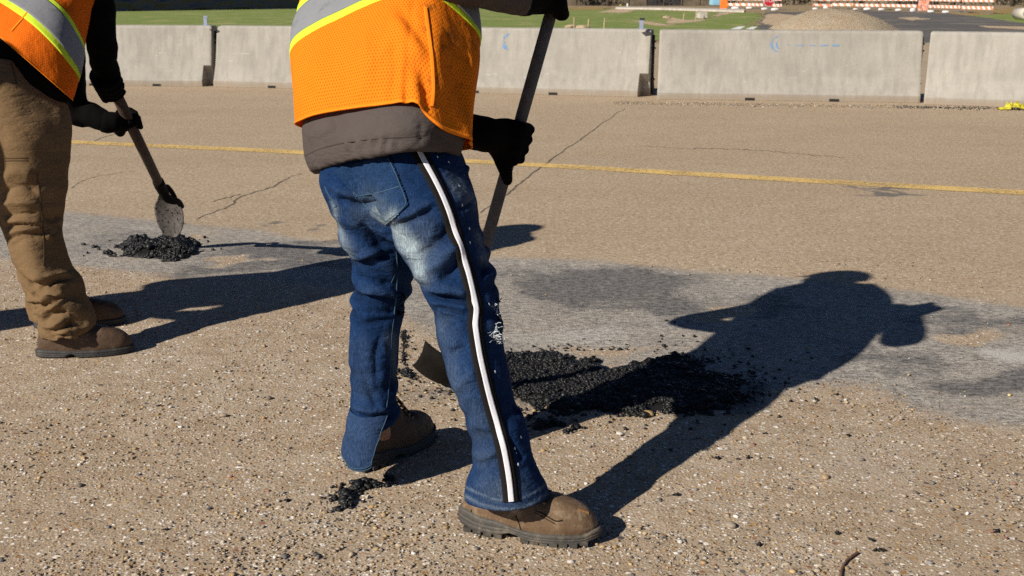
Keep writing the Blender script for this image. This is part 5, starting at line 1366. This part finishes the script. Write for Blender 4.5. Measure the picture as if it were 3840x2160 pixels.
for pts in [[(1218, 700), (1232, 728), (1262, 772)], [(1468, 1060), (1490, 1000), (1485, 940)], [(1230, 560), (1270, 610), (1300, 660), (1330, 735)], [(1262, 772), (1240, 790)]]:
    v, f = ribbon(bvh1, pts, .0026, .0016, 8)
    if len(v): part('seam', v, f, M['stitch'], jeans)
# inner-leg seam of the left leg and hem stitching
v, f = ribbon(bvh1, k2([(998, 640), (1000, 700), (995, 770), (985, 850), (982, 930), (975, 1010), (968, 1050)]), .0022, .0014, 10)
if len(v): part('seam', v, f, M['stitch'], jeans)
# worn flecks of paint and the frayed knee threads
for i, (x, y) in enumerate([(1100, 395), (1128, 408), (1155, 468), (1162, 516), (1180, 575), (1182, 610), (1245, 935), (1236, 968), (1295, 1128), (1298, 1140), (1303, 1168), (1215, 560), (1310, 1100)]):
    h = hit(bvh1, x * K, y * K)
    if h is None: continue
    c, n2, _, _ = bvh1.find_nearest(Vector(h)); n2 = np.array(n2)
    m = MB(); ax = np.cross(n2, [0, 0, 1.0]); ax /= np.linalg.norm(ax); up_ = np.cross(ax, n2)
    ring = [h + n2 * .0012 + (ax * math.cos(t) * .0022 + up_ * math.sin(t) * .0036) for t in np.linspace(0, 6.283, 9)[:-1]]
    m.add(ring + [h + n2 * .002], [(k, (k + 1) % 8, 8) for k in range(8)]); part('paint_fleck', m.V, m.F, M['fray'], jeans)
def threads(pts, n, ln, seed, mat=None, rad=.0007):
    rr = np.random.default_rng(seed); m = MB()
    for i in range(n):
        x, y = pts[rr.integers(len(pts))]; h = hit(bvh1, (x + rr.normal(0, 2)) * K, (y + rr.normal(0, 4)) * K)
        if h is None: continue
        h = h + (EYE - h) / np.linalg.norm(EYE - h) * .002
        d = rr.normal(size=3); d /= np.linalg.norm(d); p = [h]
        for k in range(4): d = d + rr.normal(0, .7, 3); d /= np.linalg.norm(d); p.append(p[-1] + d * ln / 4 + (EYE - h) * .0006)
        m.tube(p, rad, 4)
    return m
threads([(1248, 830), (1243, 845), (1252, 855)], 46, .022, 1).build('frayed_threads', M['fray'], jeans, kind='stuff')
threads([(1243, 770), (1248, 778), (1252, 790)], 16, .018, 2).build('frayed_threads', M['fray'], jeans, kind='stuff')
threads([(912, 1190), (950, 1062), (945, 1105)], 12, .02, 3).build('frayed_threads', M['stitch'], jeans, kind='stuff')
# torn hem of the left leg: a flap hanging over the heel, slit open towards the boot
def torn_hem():
    rings = [((881, 1022), (1000, 1012), 2.872, .074, -6), ((874, 1050), (1000, 1040), 2.868, .082, -14), ((868, 1095), (985, 1072), 2.863, .080, -22), ((862, 1136), (968, 1090), 2.858, .076, -30), ((863, 1150), (964, 1102), 2.857, .075, -31)]
    A, idx = loft(rings, 10, 120, K); rows = []
    for i in range(len(A)):
        f = i / (len(A) - 1); a0, a1 = 100, 312 - 34 * f - 10 * math.sin(f * 3.1)
        th_ = np.linspace(a0, a1, 60); r = []
        for t_ in th_:
            k = t_ / 360 * 120; j = int(k) % 120; g_ = k - int(k); p = A[i, j] * (1 - g_) + A[i, (j + 1) % 120] * g_; r.append(p)
        rows.append(r)
    A = np.array(rows); n_ = A - A.mean((0, 1)); n_[..., 2] *= .2; n_ /= np.linalg.norm(n_, axis=2, keepdims=True)
    A = A + n_ * (.004 * nz(A.reshape(-1, 3), 14) + .003 * nz(A.reshape(-1, 3), 40)).reshape(A.shape[:2])[..., None]
    m_ = shell([[p for p in r] for r in A], .0028, (0, -.3, .2)); c_ = np.repeat(np.array([[.0100, .036, .112]]), len(m_.V), 0); fd = np.full((len(m_.V), 1), .07)
    o = part('torn_hem', m_.V, m_.F, M['denim'], jeans, col=c_ * (1 - fd) + np.array([.30, .38, .42]) * fd)
    e = [A[i][-1] for i in range(0, len(A))]; mm = MB(); mm.tube(e, .0016, 6); part('frayed_edge', mm.V, mm.F, M['stitch'], o)
    for row in (-1, -7):
        mm = MB(); mm.tube([p + (EYE - p) * .0009 for p in A[row]], .0014, 5); part('hem_stitching', mm.V, mm.F, M['stitch'], o)
torn_hem()
# torn knee edge: short dark blue fringes
threads([(1256, 740), (1256, 760), (1255, 800), (1012, 740), (1010, 760), (1006, 790)], 60, .014, 4, rad=.0011).build('frayed_threads', M['denim'], jeans, kind='stuff')

# jacket
torso1 = [((769, 430), (1160, 402), 2.755, .205, 15), ((755, 385), (1170, 372), 2.75, .212, 16), ((746, 320), (1182, 325), 2.755, .190, 20), ((760, 250), (1166, 255), 2.79, .145, 32), ((770, 160), (1160, 175), 2.83, .135, 45), ((775, 85), (1155, 105), 2.90, .13, 56), ((785, -30), (1150, -20), 3.03, .125, 62), ((800, -95), (1145, -90), 3.12, .11, 65), ((825, -145), (1125, -145), 3.21, .09, 70), ((905, -165), (1035, -165), 3.27, .055, 70)]
A, _ = loft(torso1, 6, 72, K, 3.2, 40, .58)
c0 = A[0].mean(0); r1 = c0 + (A[0] - c0) * .93; r2_ = r1 + (A[3].mean(0) - c0) * .6
A = np.concatenate([r2_[None], r1[None], A])
def arm(pts, rads): return chain(smooth_line(pts, 4), np.interp(np.linspace(0, 1, (len(pts) - 1) * 4 + 1), np.linspace(0, 1, len(pts)), rads))
sl = arm([shR + [-.05, .0, -.03], shR, (shR + elR) / 2 + [.02, -.02, 0], elR, (elR + wrR) / 2, wrR], [.08, .074, .064, .064, .056, .046]) + arm([shL + [.06, 0, -.04], shL, (shL + elL) / 2, elL, (elL + wrL) / 2, wrL + (elL - wrL) * .05], [.075, .070, .060, .058, .052, .042])
V, F = union([closed_grid(A)] + sl, .0075, 5)
N = vnormals(V, F); hemz = proj(V)[:, 1] / K
V = V + N * (.0045 * nz(V, 8) + .003 * nz(V, 20))[:, None]
V = folds(V, F, [([(885, 372), (1000, 350), (1060, 348), (1100, 352)], .010, -.006)] + [([(x, 352 + (965 - x) * -.03), (x + 6, 375)], .006, .005 * (-1) ** i) for i, x in enumerate(range(870, 1010, 14))] + [([(775, 350), (800, 330), (850, 318)], .02, .006), ([(1060, 300), (1058, 340), (1060, 362)], .004, -.004), ([(1090, 330), (1120, 350), (1150, 372)], .012, -.006), ([(1120, 300), (1140, 330), (1160, 360)], .012, .006)], K)
jacket = part('jacket', V, F, M['taupe'], person1)
bj = bvh_of(V, F)
v, f = ribbon(bj, k2([(768, 392), (800, 376), (850, 362), (900, 354), (960, 347), (1020, 345), (1060, 346)]), .0025, .0012, 8)
if len(v): part('hem_stitching', v, f, cloth_mat('taupe_thread', c=(.075, .06, .055)), jacket)

# vest
VR = [((736, 298), (1196, 318), 2.745, .192, 21), ((727, 205), (1204, 218), 2.77, .186, 36), ((727, 116), (1203, 168), 2.82, .182, 54), ((733, 42), (1200, 112), 2.88, .18, 58), ((748, -38), (1190, -38), 3.0, .162, 62), ((768, -100), (1180, -100), 3.1, .145, 65), ((820, -155), (1130, -155), 3.215, .105, 70)]
A, idx = loft(VR, 14, 160, K, 3.6, 41, .58)
th = np.degrees(np.linspace(0, 2 * math.pi, 160, endpoint=False)); th = np.where(th > 200, th - 360, th)      # 0 = right, -90 = towards the camera
down = (A[0] - A[4]) / np.linalg.norm(A[0] - A[4], axis=1, keepdims=True)
frontp = sstep(-45, 5, th) * (1 - sstep(130, 190, th)); lens = np.where((th > -45) & (th < 195), .060 * frontp, 0.0)
wts = np.clip(1 - idx / 1.0, 0, 1) ** 1.3
A = A + down[None] * (lens[None, :] * wts[:, None])[..., None]
slit = np.exp(-((th + 45) / 4) ** 2)
Nn = A - A.mean(1, keepdims=True); Nn /= np.linalg.norm(Nn, axis=2, keepdims=True)
fl_ = A.reshape(-1, 3)
dsp = .0045 * nz(fl_, 6, 3) + .0025 * nz(fl_, 16, 8)
dsp = dsp.reshape(A.shape[:2])
dsp += .010 * np.sin(np.radians(th * 7 + 40))[None, :] * wts[:, None] * (.35 + .65 * (frontp > .1))[None, :]
dsp -= .012 * slit[None, :] * (1 - np.clip((idx - 2.2) / 1.0, 0, 1))[:, None] * (.25 + .75 * wts[:, None])
dsp += .008 * (np.exp(-((th + 14) / 9) ** 2) * 1.0)[None, :] * np.exp(-((idx - .6) / .7) ** 2)[:, None] - .010 * (np.exp(-((th - 2) / 7) ** 2))[None, :] * np.exp(-((idx - .4) / .7) ** 2)[:, None]
A = A + Nn * dsp[..., None]
gq = [(i * 160 + j, i * 160 + (j + 1) % 160, (i + 1) * 160 + (j + 1) % 160, (i + 1) * 160 + j) for i in range(len(A) - 1) for j in range(160)]
A = folds(A.reshape(-1, 3), gq, [([(790, 120), (800, 200), (795, 280)], .022, .007), ([(850, 100), (862, 190), (858, 275)], .022, -.006), ([(915, 60), (925, 160), (915, 272)], .025, .007), ([(985, 80), (990, 180), (985, 272)], .022, -.007), ([(1000, 20), (1040, 70), (1080, 130)], .016, -.008), ([(985, 30), (1025, 85), (1075, 150)], .016, .007), ([(1030, 140), (1060, 190), (1078, 250)], .018, -.009), ([(1035, 200), (1048, 240), (1050, 272)], .014, .008),
                              ([(750, 200), (780, 235), (830, 255)], .02, -.005), ([(1110, 180), (1130, 250), (1165, 320)], .016, .009), ([(1130, 150), (1160, 230), (1185, 310)], .016, -.009), ([(1110, 90), (1150, 130), (1190, 150)], .016, -.006)], K).reshape(A.shape)
def shell_tube(A, sel0, sel1, off, uvscale=True):
    B = A[sel0:sel1 + 1]; Nm = B - B.mean(1, keepdims=True); Nm /= np.linalg.norm(Nm, axis=2, keepdims=True)
    O = B + Nm * off; m, n, _ = B.shape
    V = np.concatenate([O.reshape(-1, 3), (B + Nm * (off - .003)).reshape(-1, 3)]); o = m * n
    F = [(i * n + j, i * n + (j + 1) % n, (i + 1) * n + (j + 1) % n, (i + 1) * n + j) for i in range(m - 1) for j in range(n)]
    F += [tuple(o + k for k in f[::-1]) for f in F] + [(j, o + j, o + (j + 1) % n, (j + 1) % n) for j in range(n)] + [((m - 1) * n + j, (m - 1) * n + (j + 1) % n, o + (m - 1) * n + (j + 1) % n, o + (m - 1) * n + j) for j in range(n)]
    seg = np.linalg.norm(np.diff(B, axis=0, append=B[-1:]), axis=2); vv = np.cumsum(seg, 0) - seg
    circ = np.linalg.norm(B - np.roll(B, 1, 1), axis=2).sum(1).mean(); arc_ = np.cumsum(np.linalg.norm(B - np.roll(B, 1, 1), axis=2), 1).mean(0); uu = np.tile(arc_, (m, 1))
    uv = np.stack([uu, vv], -1).reshape(-1, 2); uv = np.concatenate([uv, uv]); return V, F, uv
def dirt_attr(o, w):
    at = o.data.attributes.new('Dirt', 'FLOAT', 'POINT'); at.data.foreach_set('value', np.asarray(w, np.float32))
V, F, uv = shell_tube(A, 0, len(A) - 1, 0.0)
vest = part('vest', V, F, M['vest'], person1, uv=uv)
dw = np.tile(np.clip((th + 50) / 20, 0, 1) * (th < 60), (len(A), 1)).reshape(-1); dirt_attr(vest, np.concatenate([dw, dw]))
def band(i0, i1, off, name, mat, parent, A=A, idx=idx):
    a, b = int(np.argmin(np.abs(idx - i0))), int(np.argmin(np.abs(idx - i1)))
    V, F, uv = shell_tube(A, a, b, off); return part(name, V, F, mat, parent, uv=uv)
band(2.3, 2.6, .0022, 'lime_trim', M['lime'], vest); band(2.57, 3.4, .0036, 'reflective_tape', M['grey_tape'], vest); band(3.36, 3.7, .0022, 'lime_trim', M['lime'], vest)
bv = bvh_of(V, F)
V0, F0, _ = shell_tube(A, 0, len(A) - 1, 0.0); bv = bvh_of(V0, F0)
band(0.0, .10, .0018, 'hem', M['orange_hem'], vest)
v, f = ribbon(bv, k2([(1070, 20), (1078, 80), (1086, 140), (1090, 200), (1090, 240), (1086, 268)]), .008, .004, 8); part('side_binding', v, f, M['orange_hem'], vest)

# gloves
ga = (S1_top - S1_low) / np.linalg.norm(S1_top - S1_low)
cL = S1_top + s1d * (np.dot(SHL - S1_top, s1d))
parts = grip(cL, -ga, np.array([-.35, -1, .15]), .0175, 1.18, thumb=-1, wrist=wrL + np.array([.02, 0, 0]), thumb_along=True, extra=chain([wrL + (elL - wrL) * .25, wrL, wrL + (cL - wrL) * .45], [.050, .050, .046]))
V, F = union(parts, .0042, 3); V = V + vnormals(V, F) * (.0016 * nz(V, 45))[:, None]
part('glove', V, F, M['glove'], person1, label='black knit glove gripping the middle of the shaft')
cR = S1_top + s1d * .012
parts = grip(cR, ga, np.array([-.4, -.7, .3]), .0175, 1.15, thumb=1, wrist=wrR, extra=chain([wrR + (elR - wrR) * .1, wrR, wrR + (cR - wrR) * .5], [.047, .046, .042]))
V, F = union(parts, .0045, 3); part('glove', V, F, M['glove'], person1, label='black glove at the top of the shaft')
# boots
bo, Wb = make_boot(person1, np.array([-.118, 2.428, .0]), math.radians(-13.5), .325, (M['leather'], M['rubber']), 'dusty brown leather work boot planted in front', 'lug', .15, (-.004, .0))
laces(bo, Wb, .325, .03, M['lace'])
for pts, w, mt in [([(1934, 1934), (1946, 1962), (1958, 2002)], .0022, 'lace'), ([(2010, 1915), (2050, 1935), (2085, 1955), (2110, 1950)], .0028, 'lace'), ([(2005, 1922), (2045, 1944), (2082, 1965)], .0018, 'lace'), ([(1768, 1910), (1767, 1922)], .0022, 'lace'), ([(2165, 1910), (2185, 1914), (2208, 1924)], .007, 'scuff')]:
    v, f = ribbon(BOOT_BVH[0], pts, w, .0012, 4)
    if len(v): part('seam', v, f, M['lace'] if mt == 'lace' else simple('torn_leather', (.28, .14, .05), .9, .4, 200), bo)
bo, Wb = make_boot(person1, np.array([-.415, 2.735, .0]), math.radians(55), .315, (M['leather_dk'], M['rubber_dk']), 'brown work boot coloured dark for shade, half covered by the torn jeans hem', 'lug', .165, (.02, .0))  # darker leather and rubber than its mate: shade put into the colours
laces(bo, Wb, .315, .03, M['lace'])

# ------------------------------------------------------------------ worker in brown trousers
B2 = np.array([-1.62, 3.9, 0])
h2R, k2R, a2R = P(90, 430, 3.97), P(130, 850, 3.91), P(250, 1225, 3.90)
h2L, k2L, a2L = P(60, 430, 4.15), P(100, 850, 4.16), P(175, 1170, 4.15)
pel2 = P(60, 330, 4.06); che2 = P(190, 10, 4.28); sc2 = np.array([-1.68, 4.30, 1.30]); nck2 = np.array([-1.76, 4.36, 1.37]); HD2 = np.array([-1.86, 4.46, 1.45])
sh2R, sh2L = P(325, -100, 4.22), sc2 + np.array([-.05, .22, .0])
el2R = P(372, 90, 4.27); ha2R = P(424, 312, 4.42); wr2R = P(398, 258, 4.38)
el2L = P(270, 395, 4.62); ha2L = P(492, 470, 4.66); wr2L = P(425, 458, 4.62)
body = []
for ch, rd in [([pel2, h2R, (h2R + k2R) / 2, k2R, (k2R + a2R) / 2, a2R, a2R + [.02, 0, -.05]], [.10, .075, .06, .045, .04, .03, .022]), ([pel2, h2L, (h2L + k2L) / 2, k2L, (k2L + a2L) / 2, a2L, a2L + [.02, .0, -.05]], [.10, .075, .06, .045, .04, .03, .022]),
               ([pel2, (pel2 + che2) / 2, che2, sc2, nck2, HD2], [.10, .10, .11, .08, .055, .055]), ([sc2, sh2R, (sh2R + el2R) / 2, el2R, wr2R, ha2R], [.09, .055, .035, .03, .02, .015]), ([sc2, sh2L, (sh2L + el2L) / 2, el2L, wr2L, wr2L + (ha2L - wr2L) * .3], [.09, .055, .035, .03, .02, .015])]:
    body += chain(ch, rd)
face2 = np.array([.55, .6, -.6]); up2 = np.array([.3, .45, .75])
V, F = union(body + head_parts(HD2, face2, up2), .012, 3)
person2 = obj('person', mesh_from('person', V - B2, F), M['skin'], label='worker at the left edge bending over in brown trousers, black sleeves and orange vest', cat='person', group='road workers')
person2.location = B2
face_bits(person2, HD2, face2, up2)
l2R = [((-160, 240), (160, 250), 3.99, .14, 15), ((-165, 330), (214, 333), 3.98, .16, 10), ((-140, 415), (249, 415), 3.965, .155), ((-110, 483), (261, 483), 3.95, .145), ((-70, 580), (259, 580), 3.935, .13), ((-40, 670), (250, 670), 3.925, .12), ((-12, 760), (240, 765), 3.915, .11), ((8, 815), (235, 825), 3.91, .10),
       ((24, 880), (229, 872), 3.905, .096), ((40, 930), (245, 940), 3.9, .096), ((58, 985), (268, 995), 3.9, .096), ((85, 1050), (300, 1050), 3.9, .095), ((115, 1092), (325, 1095), 3.9, .092), ((138, 1140), (337, 1140), 3.9, .09), ((148, 1185), (347, 1183), 3.9, .088), ((150, 1222), (353, 1212), 3.9, .086), ((153, 1262), (350, 1240), 3.9, .084)]
l2L = [((-140, 260), (150, 260), 4.15, .14, 15), ((-150, 400), (200, 400), 4.16, .15), ((-100, 560), (210, 560), 4.16, .13), ((-50, 720), (205, 720), 4.16, .11), ((10, 850), (205, 850), 4.16, .10), ((40, 930), (215, 930), 4.16, .095), ((70, 1010), (235, 1010), 4.16, .09), ((91, 1071), (250, 1071), 4.15, .085), ((97, 1125), (255, 1125), 4.15, .08), ((105, 1160), (250, 1160), 4.15, .08), ((114, 1202), (245, 1196), 4.15, .078)]
V, F = union([closed_grid(loft(l2R, 6, 56, 1.0, 3.3, 35, .95)[0], .08, .03), closed_grid(loft(l2L, 6, 56, 1.0, 3.3, 35, .95)[0], .08, .03)], .0065, 6)
N = vnormals(V, F)
def gather2(V, amp, per, slant, zlo, zhi, seed): return gather(V, 0, amp, per, slant, zlo, zhi, seed)
D = gather2(V, .008, .075, .55, .03, .34, 3.0) + gather2(V, .0025, .06, -.25, .42, .72, 5.0) + .006 * nz(V, 7) + .002 * nz(V, 20)
V = V + N * D[:, None]
z7 = lambda pts: [(x * .621, 500 + y * .621) for x, y in pts]          # read from an enlarged view
V = folds(V, F, [(p_, w_, a_ * 1.55) for p_, w_, a_ in [(z7([(160, 905), (230, 915), (300, 900), (370, 875), (440, 872)]), .010, -.020), (z7([(180, 880), (260, 885), (340, 865), (430, 850)]), .016, .012), (z7([(230, 945), (290, 930), (330, 905)]), .010, -.014), (z7([(240, 1020), (310, 980), (390, 960)]), .012, .012), (z7([(230, 1050), (300, 1030), (380, 990)]), .010, -.016), (z7([(240, 1100), (290, 1060), (340, 1025), (390, 985)]), .012, .010),
         (z7([(250, 1160), (290, 1100), (350, 1080), (420, 1085)]), .010, -.012), (z7([(245, 1150), (300, 1170), (360, 1150), (410, 1110)]), .012, .010), (z7([(270, 1200), (330, 1190), (390, 1165), (430, 1130)]), .009, -.013), (z7([(260, 1205), (330, 1212), (430, 1195)]), .008, .008), (z7([(300, 1225), (360, 1225), (430, 1215)]), .007, -.009), (z7([(430, 1190), (500, 1180), (560, 1150)]), .012, .006),
         (z7([(10, 500), (100, 490), (250, 480)]), .012, -.010), (z7([(20, 540), (130, 530), (260, 545)]), .010, .009), (z7([(30, 560), (140, 550), (255, 565)]), .009, -.011), (z7([(40, 610), (150, 585), (260, 575)]), .010, .008), (z7([(45, 630), (150, 605), (270, 600)]), .009, -.009), (z7([(60, 690), (130, 640), (250, 620)]), .012, -.008), (z7([(5, 430), (110, 420), (250, 430)]), .010, .007),
         (z7([(0, 370), (60, 330), (160, 320), (240, 370)]), .014, -.009), (z7([(20, 280), (100, 240), (200, 250)]), .02, .008), (z7([(270, 500), (330, 520), (380, 480)]), .014, -.012), (z7([(300, 620), (350, 590), (370, 545)]), .012, -.014), (z7([(270, 640), (330, 600), (375, 570)]), .014, .008), (z7([(200, 960), (215, 985), (240, 1000)]), .007, -.008), (z7([(160, 1030), (200, 1032), (240, 1028)]), .007, -.012), (z7([(165, 1060), (205, 1065), (240, 1062)]), .006, -.010),
         (z7([(160, 1005), (205, 1012), (240, 1005)]), .008, .009), (z7([(200, 1085), (225, 1080), (245, 1085)]), .006, .007)]])
col = np.repeat(np.array([[.185, .118, .060]]), len(V), 0) * (1 + .18 * nz(V, 5)[:, None] + .10 * nz(V, 16)[:, None])
trous = part('trousers', V, F, M['canvas'], person2, col=col)
bt = bvh_of(V, F)
for pts in [z7([(30, 150), (100, 150), (165, 148)]), z7([(30, 166), (100, 166), (165, 164)]), z7([(222, 240), (235, 330), (248, 430), (255, 500), (262, 600), (268, 720), (262, 800)]), [(40, 235), (52, 270), (62, 315)], [(0, 305), (30, 308), (62, 316)], [(48, 232), (80, 238), (105, 240)], z7([(418, 1085), (425, 1130), (430, 1180), (436, 1250)])]:
    v, f = ribbon(bt, pts, .0035, .0018, 8)
    if len(v): part('seam', v, f, M['canvas_stitch'], trous)
# black shirt and sleeves
t2 = [((-190, 140), (205, 420), 4.03, .14, 20), ((-165, 70), (262, 405), 4.03, .150, 25), ((-150, 20), (280, 370), 4.05, .15, 28), ((-85, -35), (288, 310), 4.09, .15, 45), ((-25, -85), (300, 225), 4.16, .15, 55), ((25, -125), (306, 170), 4.21, .15, 58), ((90, -195), (330, 60), 4.24, .135, 50), ((130, -250), (360, -50), 4.28, .11, 45), ((180, -275), (320, -150), 4.30, .06, 40)]
A2, _ = loft(t2, 6, 64, 1.0, 2.5, 40)
sl = arm([sh2R + [-.06, .04, -.02], sh2R, P(365, 20, 4.28), el2R, P(385, 190, 4.33), P(388, 238, 4.36)], [.085, .075, .064, .064, .058, .050]) + arm([sh2L + [-.04, -.05, -.04], sh2L, (sh2L + el2L) / 2, el2L, P(340, 432, 4.62), P(402, 458, 4.62)], [.08, .07, .062, .060, .052, .043])
V, F = union([closed_grid(A2)] + sl, .0075, 4)
V = V + vnormals(V, F) * (.006 * nz(V, 9) + .006 * nz(V, 24))[:, None]
part('black_sweatshirt', V, F, M['black_fleece'], person2)
# vest
V2R = [((-150, 12), (289, 392), 4.04, .168, 25), ((-88, -42), (299, 325), 4.085, .168, 45), ((-28, -92), (313, 236), 4.155, .168, 55), ((22, -132), (318, 182), 4.205, .165, 58), ((85, -205), (342, 70), 4.24, .15, 50), ((125, -262), (372, -40), 4.28, .125, 45), ((180, -290), (330, -140), 4.30, .08, 40)]
A, idx = loft(V2R, 14, 140, 1.0, 2.6, 40)
fl_ = A.reshape(-1, 3); Nn = A - A.mean(1, keepdims=True); Nn /= np.linalg.norm(Nn, axis=2, keepdims=True)
th2 = np.degrees(np.linspace(0, 2 * math.pi, 140, endpoint=False)); th2 = np.where(th2 > 200, th2 - 360, th2)
dsp = (.005 * nz(fl_, 6) + .003 * nz(fl_, 15)).reshape(A.shape[:2]) + .008 * np.sin(np.radians(th2 * 6))[None, :] * np.clip(1 - idx / 1.2, 0, 1)[:, None]
A = A + Nn * dsp[..., None]
V, F, uv = shell_tube(A, 0, len(A) - 1, 0.0)
vest2 = part('vest', V, F, M['vest2'], person2, uv=uv); dirt_attr(vest2, np.full(len(V), .25))
bv2 = bvh_of(V, F)
band(1.0, 1.28, .0022, 'lime_trim', M['lime'], vest2, A, idx); band(1.24, 2.05, .0036, 'reflective_tape', M['grey_tape'], vest2, A, idx); band(2.0, 2.35, .0022, 'lime_trim', M['lime'], vest2, A, idx); band(0, .07, .0018, 'hem', M['orange_hem'], vest2, A, idx)
v, f = ribbon(bv2, [(118, 0), (108, 40), (75, 80), (42, 118)], .007, .0025, 8)
if len(v): part('side_binding', v, f, M['orange_hem'], vest2)
# shoulder strap of the vest over the near shoulder
# gloves
cA = S2_top + s2d * np.dot(P(428, 318, 4.43) - S2_top, s2d)
parts = grip(cA, s2d, np.array([-.6, -.8, .3]), .023, 1.2, thumb=1, wrist=wr2R + np.array([0, 0, .01]), extra=chain([P(388, 235, 4.36), wr2R, wr2R + (cA - wr2R) * .5], [.052, .05, .048]))
V, F = union(parts, .0048, 3); V = V + vnormals(V, F) * (.002 * nz(V, 40))[:, None]; part('glove', V, F, M['glove'], person2, label='black glove at the upper end of the brown shaft')
cB = S2_top + s2d * np.dot(P(496, 470, 4.7) - S2_top, s2d)
parts = grip(cB, s2d, np.array([-.5, .8, -.5]), .023, 1.12, thumb=1, wrist=wr2L, extra=chain([P(400, 458, 4.62), wr2L, wr2L + (cB - wr2L) * .5], [.047, .043, .04]))
V, F = union(parts, .0048, 3); V = V + vnormals(V, F) * (.002 * nz(V, 40))[:, None]; part('glove', V, F, M['glove'], person2, label='black glove low on the brown shaft')
# boots
make_boot(person2, np.array([-1.650, 3.715, .0]), math.radians(11), .315, (M['leather_dk'], M['rubber_dk']), 'brown pull-on boot nearest the camera', 'flat', .15)
make_boot(person2, np.array([-1.80, 4.06, .0]), math.radians(14), .32, (M['leather_dk'], M['rubber_dk']), 'brown pull-on boot behind, mostly hidden', 'flat', .15)

# ------------------------------------------------------------------ third worker just outside the frame: his shadow falls on the left worker and the road
def third_worker():
    al, pe = np.array([.81, .59, 0]), np.array([-.59, .81, 0])
    at3 = lambda a, l, z: al * a + pe * (l + .04) + np.array([0, 0, z])
    base = at3(-.31, 4.48, 0)
    fR, fL = at3(-.42, 4.36, .08), at3(-.22, 4.62, .08); kR_, kL_ = at3(-.38, 4.36, .48), at3(-.24, 4.58, .48); hp = at3(-.31, 4.45, .92); ch = at3(-.28, 4.30, 1.28); nk = at3(-.26, 4.22, 1.48); hd = at3(-.22, 4.18, 1.62)
    sA, sB = at3(-.30, 4.10, 1.40), at3(-.26, 4.46, 1.42); eA, eB = at3(-.24, 4.04, 1.12), at3(-.18, 4.62, 1.12); wA, wB = at3(-.06, 4.12, .95), at3(-.02, 4.50, .95)
    bd = chain([hp, kR_, fR], [.09, .05, .03]) + chain([hp, kL_, fL], [.09, .05, .03]) + chain([hp, ch, nk, hd], [.11, .12, .055, .055]) + chain([ch, sA, eA, wA], [.10, .055, .04, .028]) + chain([ch, sB, eB, wB], [.10, .055, .04, .028])
    fc, uu = np.array([.7, .55, -.35]), np.array([.2, .1, .95])
    V, F = union(bd + head_parts(hd, fc, uu), .014, 3)
    p3 = obj('person', mesh_from('person', V - base, F), M['skin'], label='worker standing just outside the left edge whose shadow reaches the brown trousers', cat='person', group='road workers')
    p3.location = base
    face_bits(p3, hd, fc, uu)
    V, F = union(chain([hp + [0, 0, .04], (hp + kR_) / 2, kR_, fR + [0, 0, .06]], [.135, .10, .08, .075]) + chain([hp + [0, 0, .04], (hp + kL_) / 2, kL_, fL + [0, 0, .06]], [.135, .10, .08, .075]), .012, 4); part('trousers', V, F, M['capcloth'], p3)
    V, F = union(chain([hp, ch, (sA + sB) / 2], [.15, .165, .11]) + chain([ch, sA, eA, wA], [.13, .085, .065, .045]) + chain([ch, sB, eB, wB], [.13, .085, .065, .045]), .012, 4); V = V + vnormals(V, F) * (.006 * nz(V, 10))[:, None]; part('jacket', V, F, M['black_fleece'], p3)
    V, F = union(chain([hp + [0, 0, .06], ch, (sA + sB) / 2], [.162, .178, .12]), .012, 4); part('vest', V, F, M['orange_hem'], p3)
    for w, e in ((wA, eA), (wB, eB)):
        d = (w - e) / np.linalg.norm(w - e); sd = np.cross(d, [0, 0, 1.0]); V, F = union(chain([w - d * .03, w + d * .05], [.04, .042]) + sum([chain([w + d * .05 + sd * k * .022, w + d * (.10 - abs(k) * .008) + sd * k * .024, w + d * .12 + sd * k * .022 - np.array([0, 0, .03])], [.016, .013, .011]) for k in (-1.5, -.5, .5, 1.5)], []) + chain([w, w + sd * .05 + d * .04, w + sd * .06 + d * .07], [.02, .016, .012]), .006, 2); part('glove', V, F, M['glove'], p3)
    for f in (fR, fL): make_boot(p3, np.array([f[0] - .07, f[1] - .05, 0]), math.radians(36), .31, (M['leather_dk'], M['rubber_dk']), None, 'flat', .14)
third_worker()
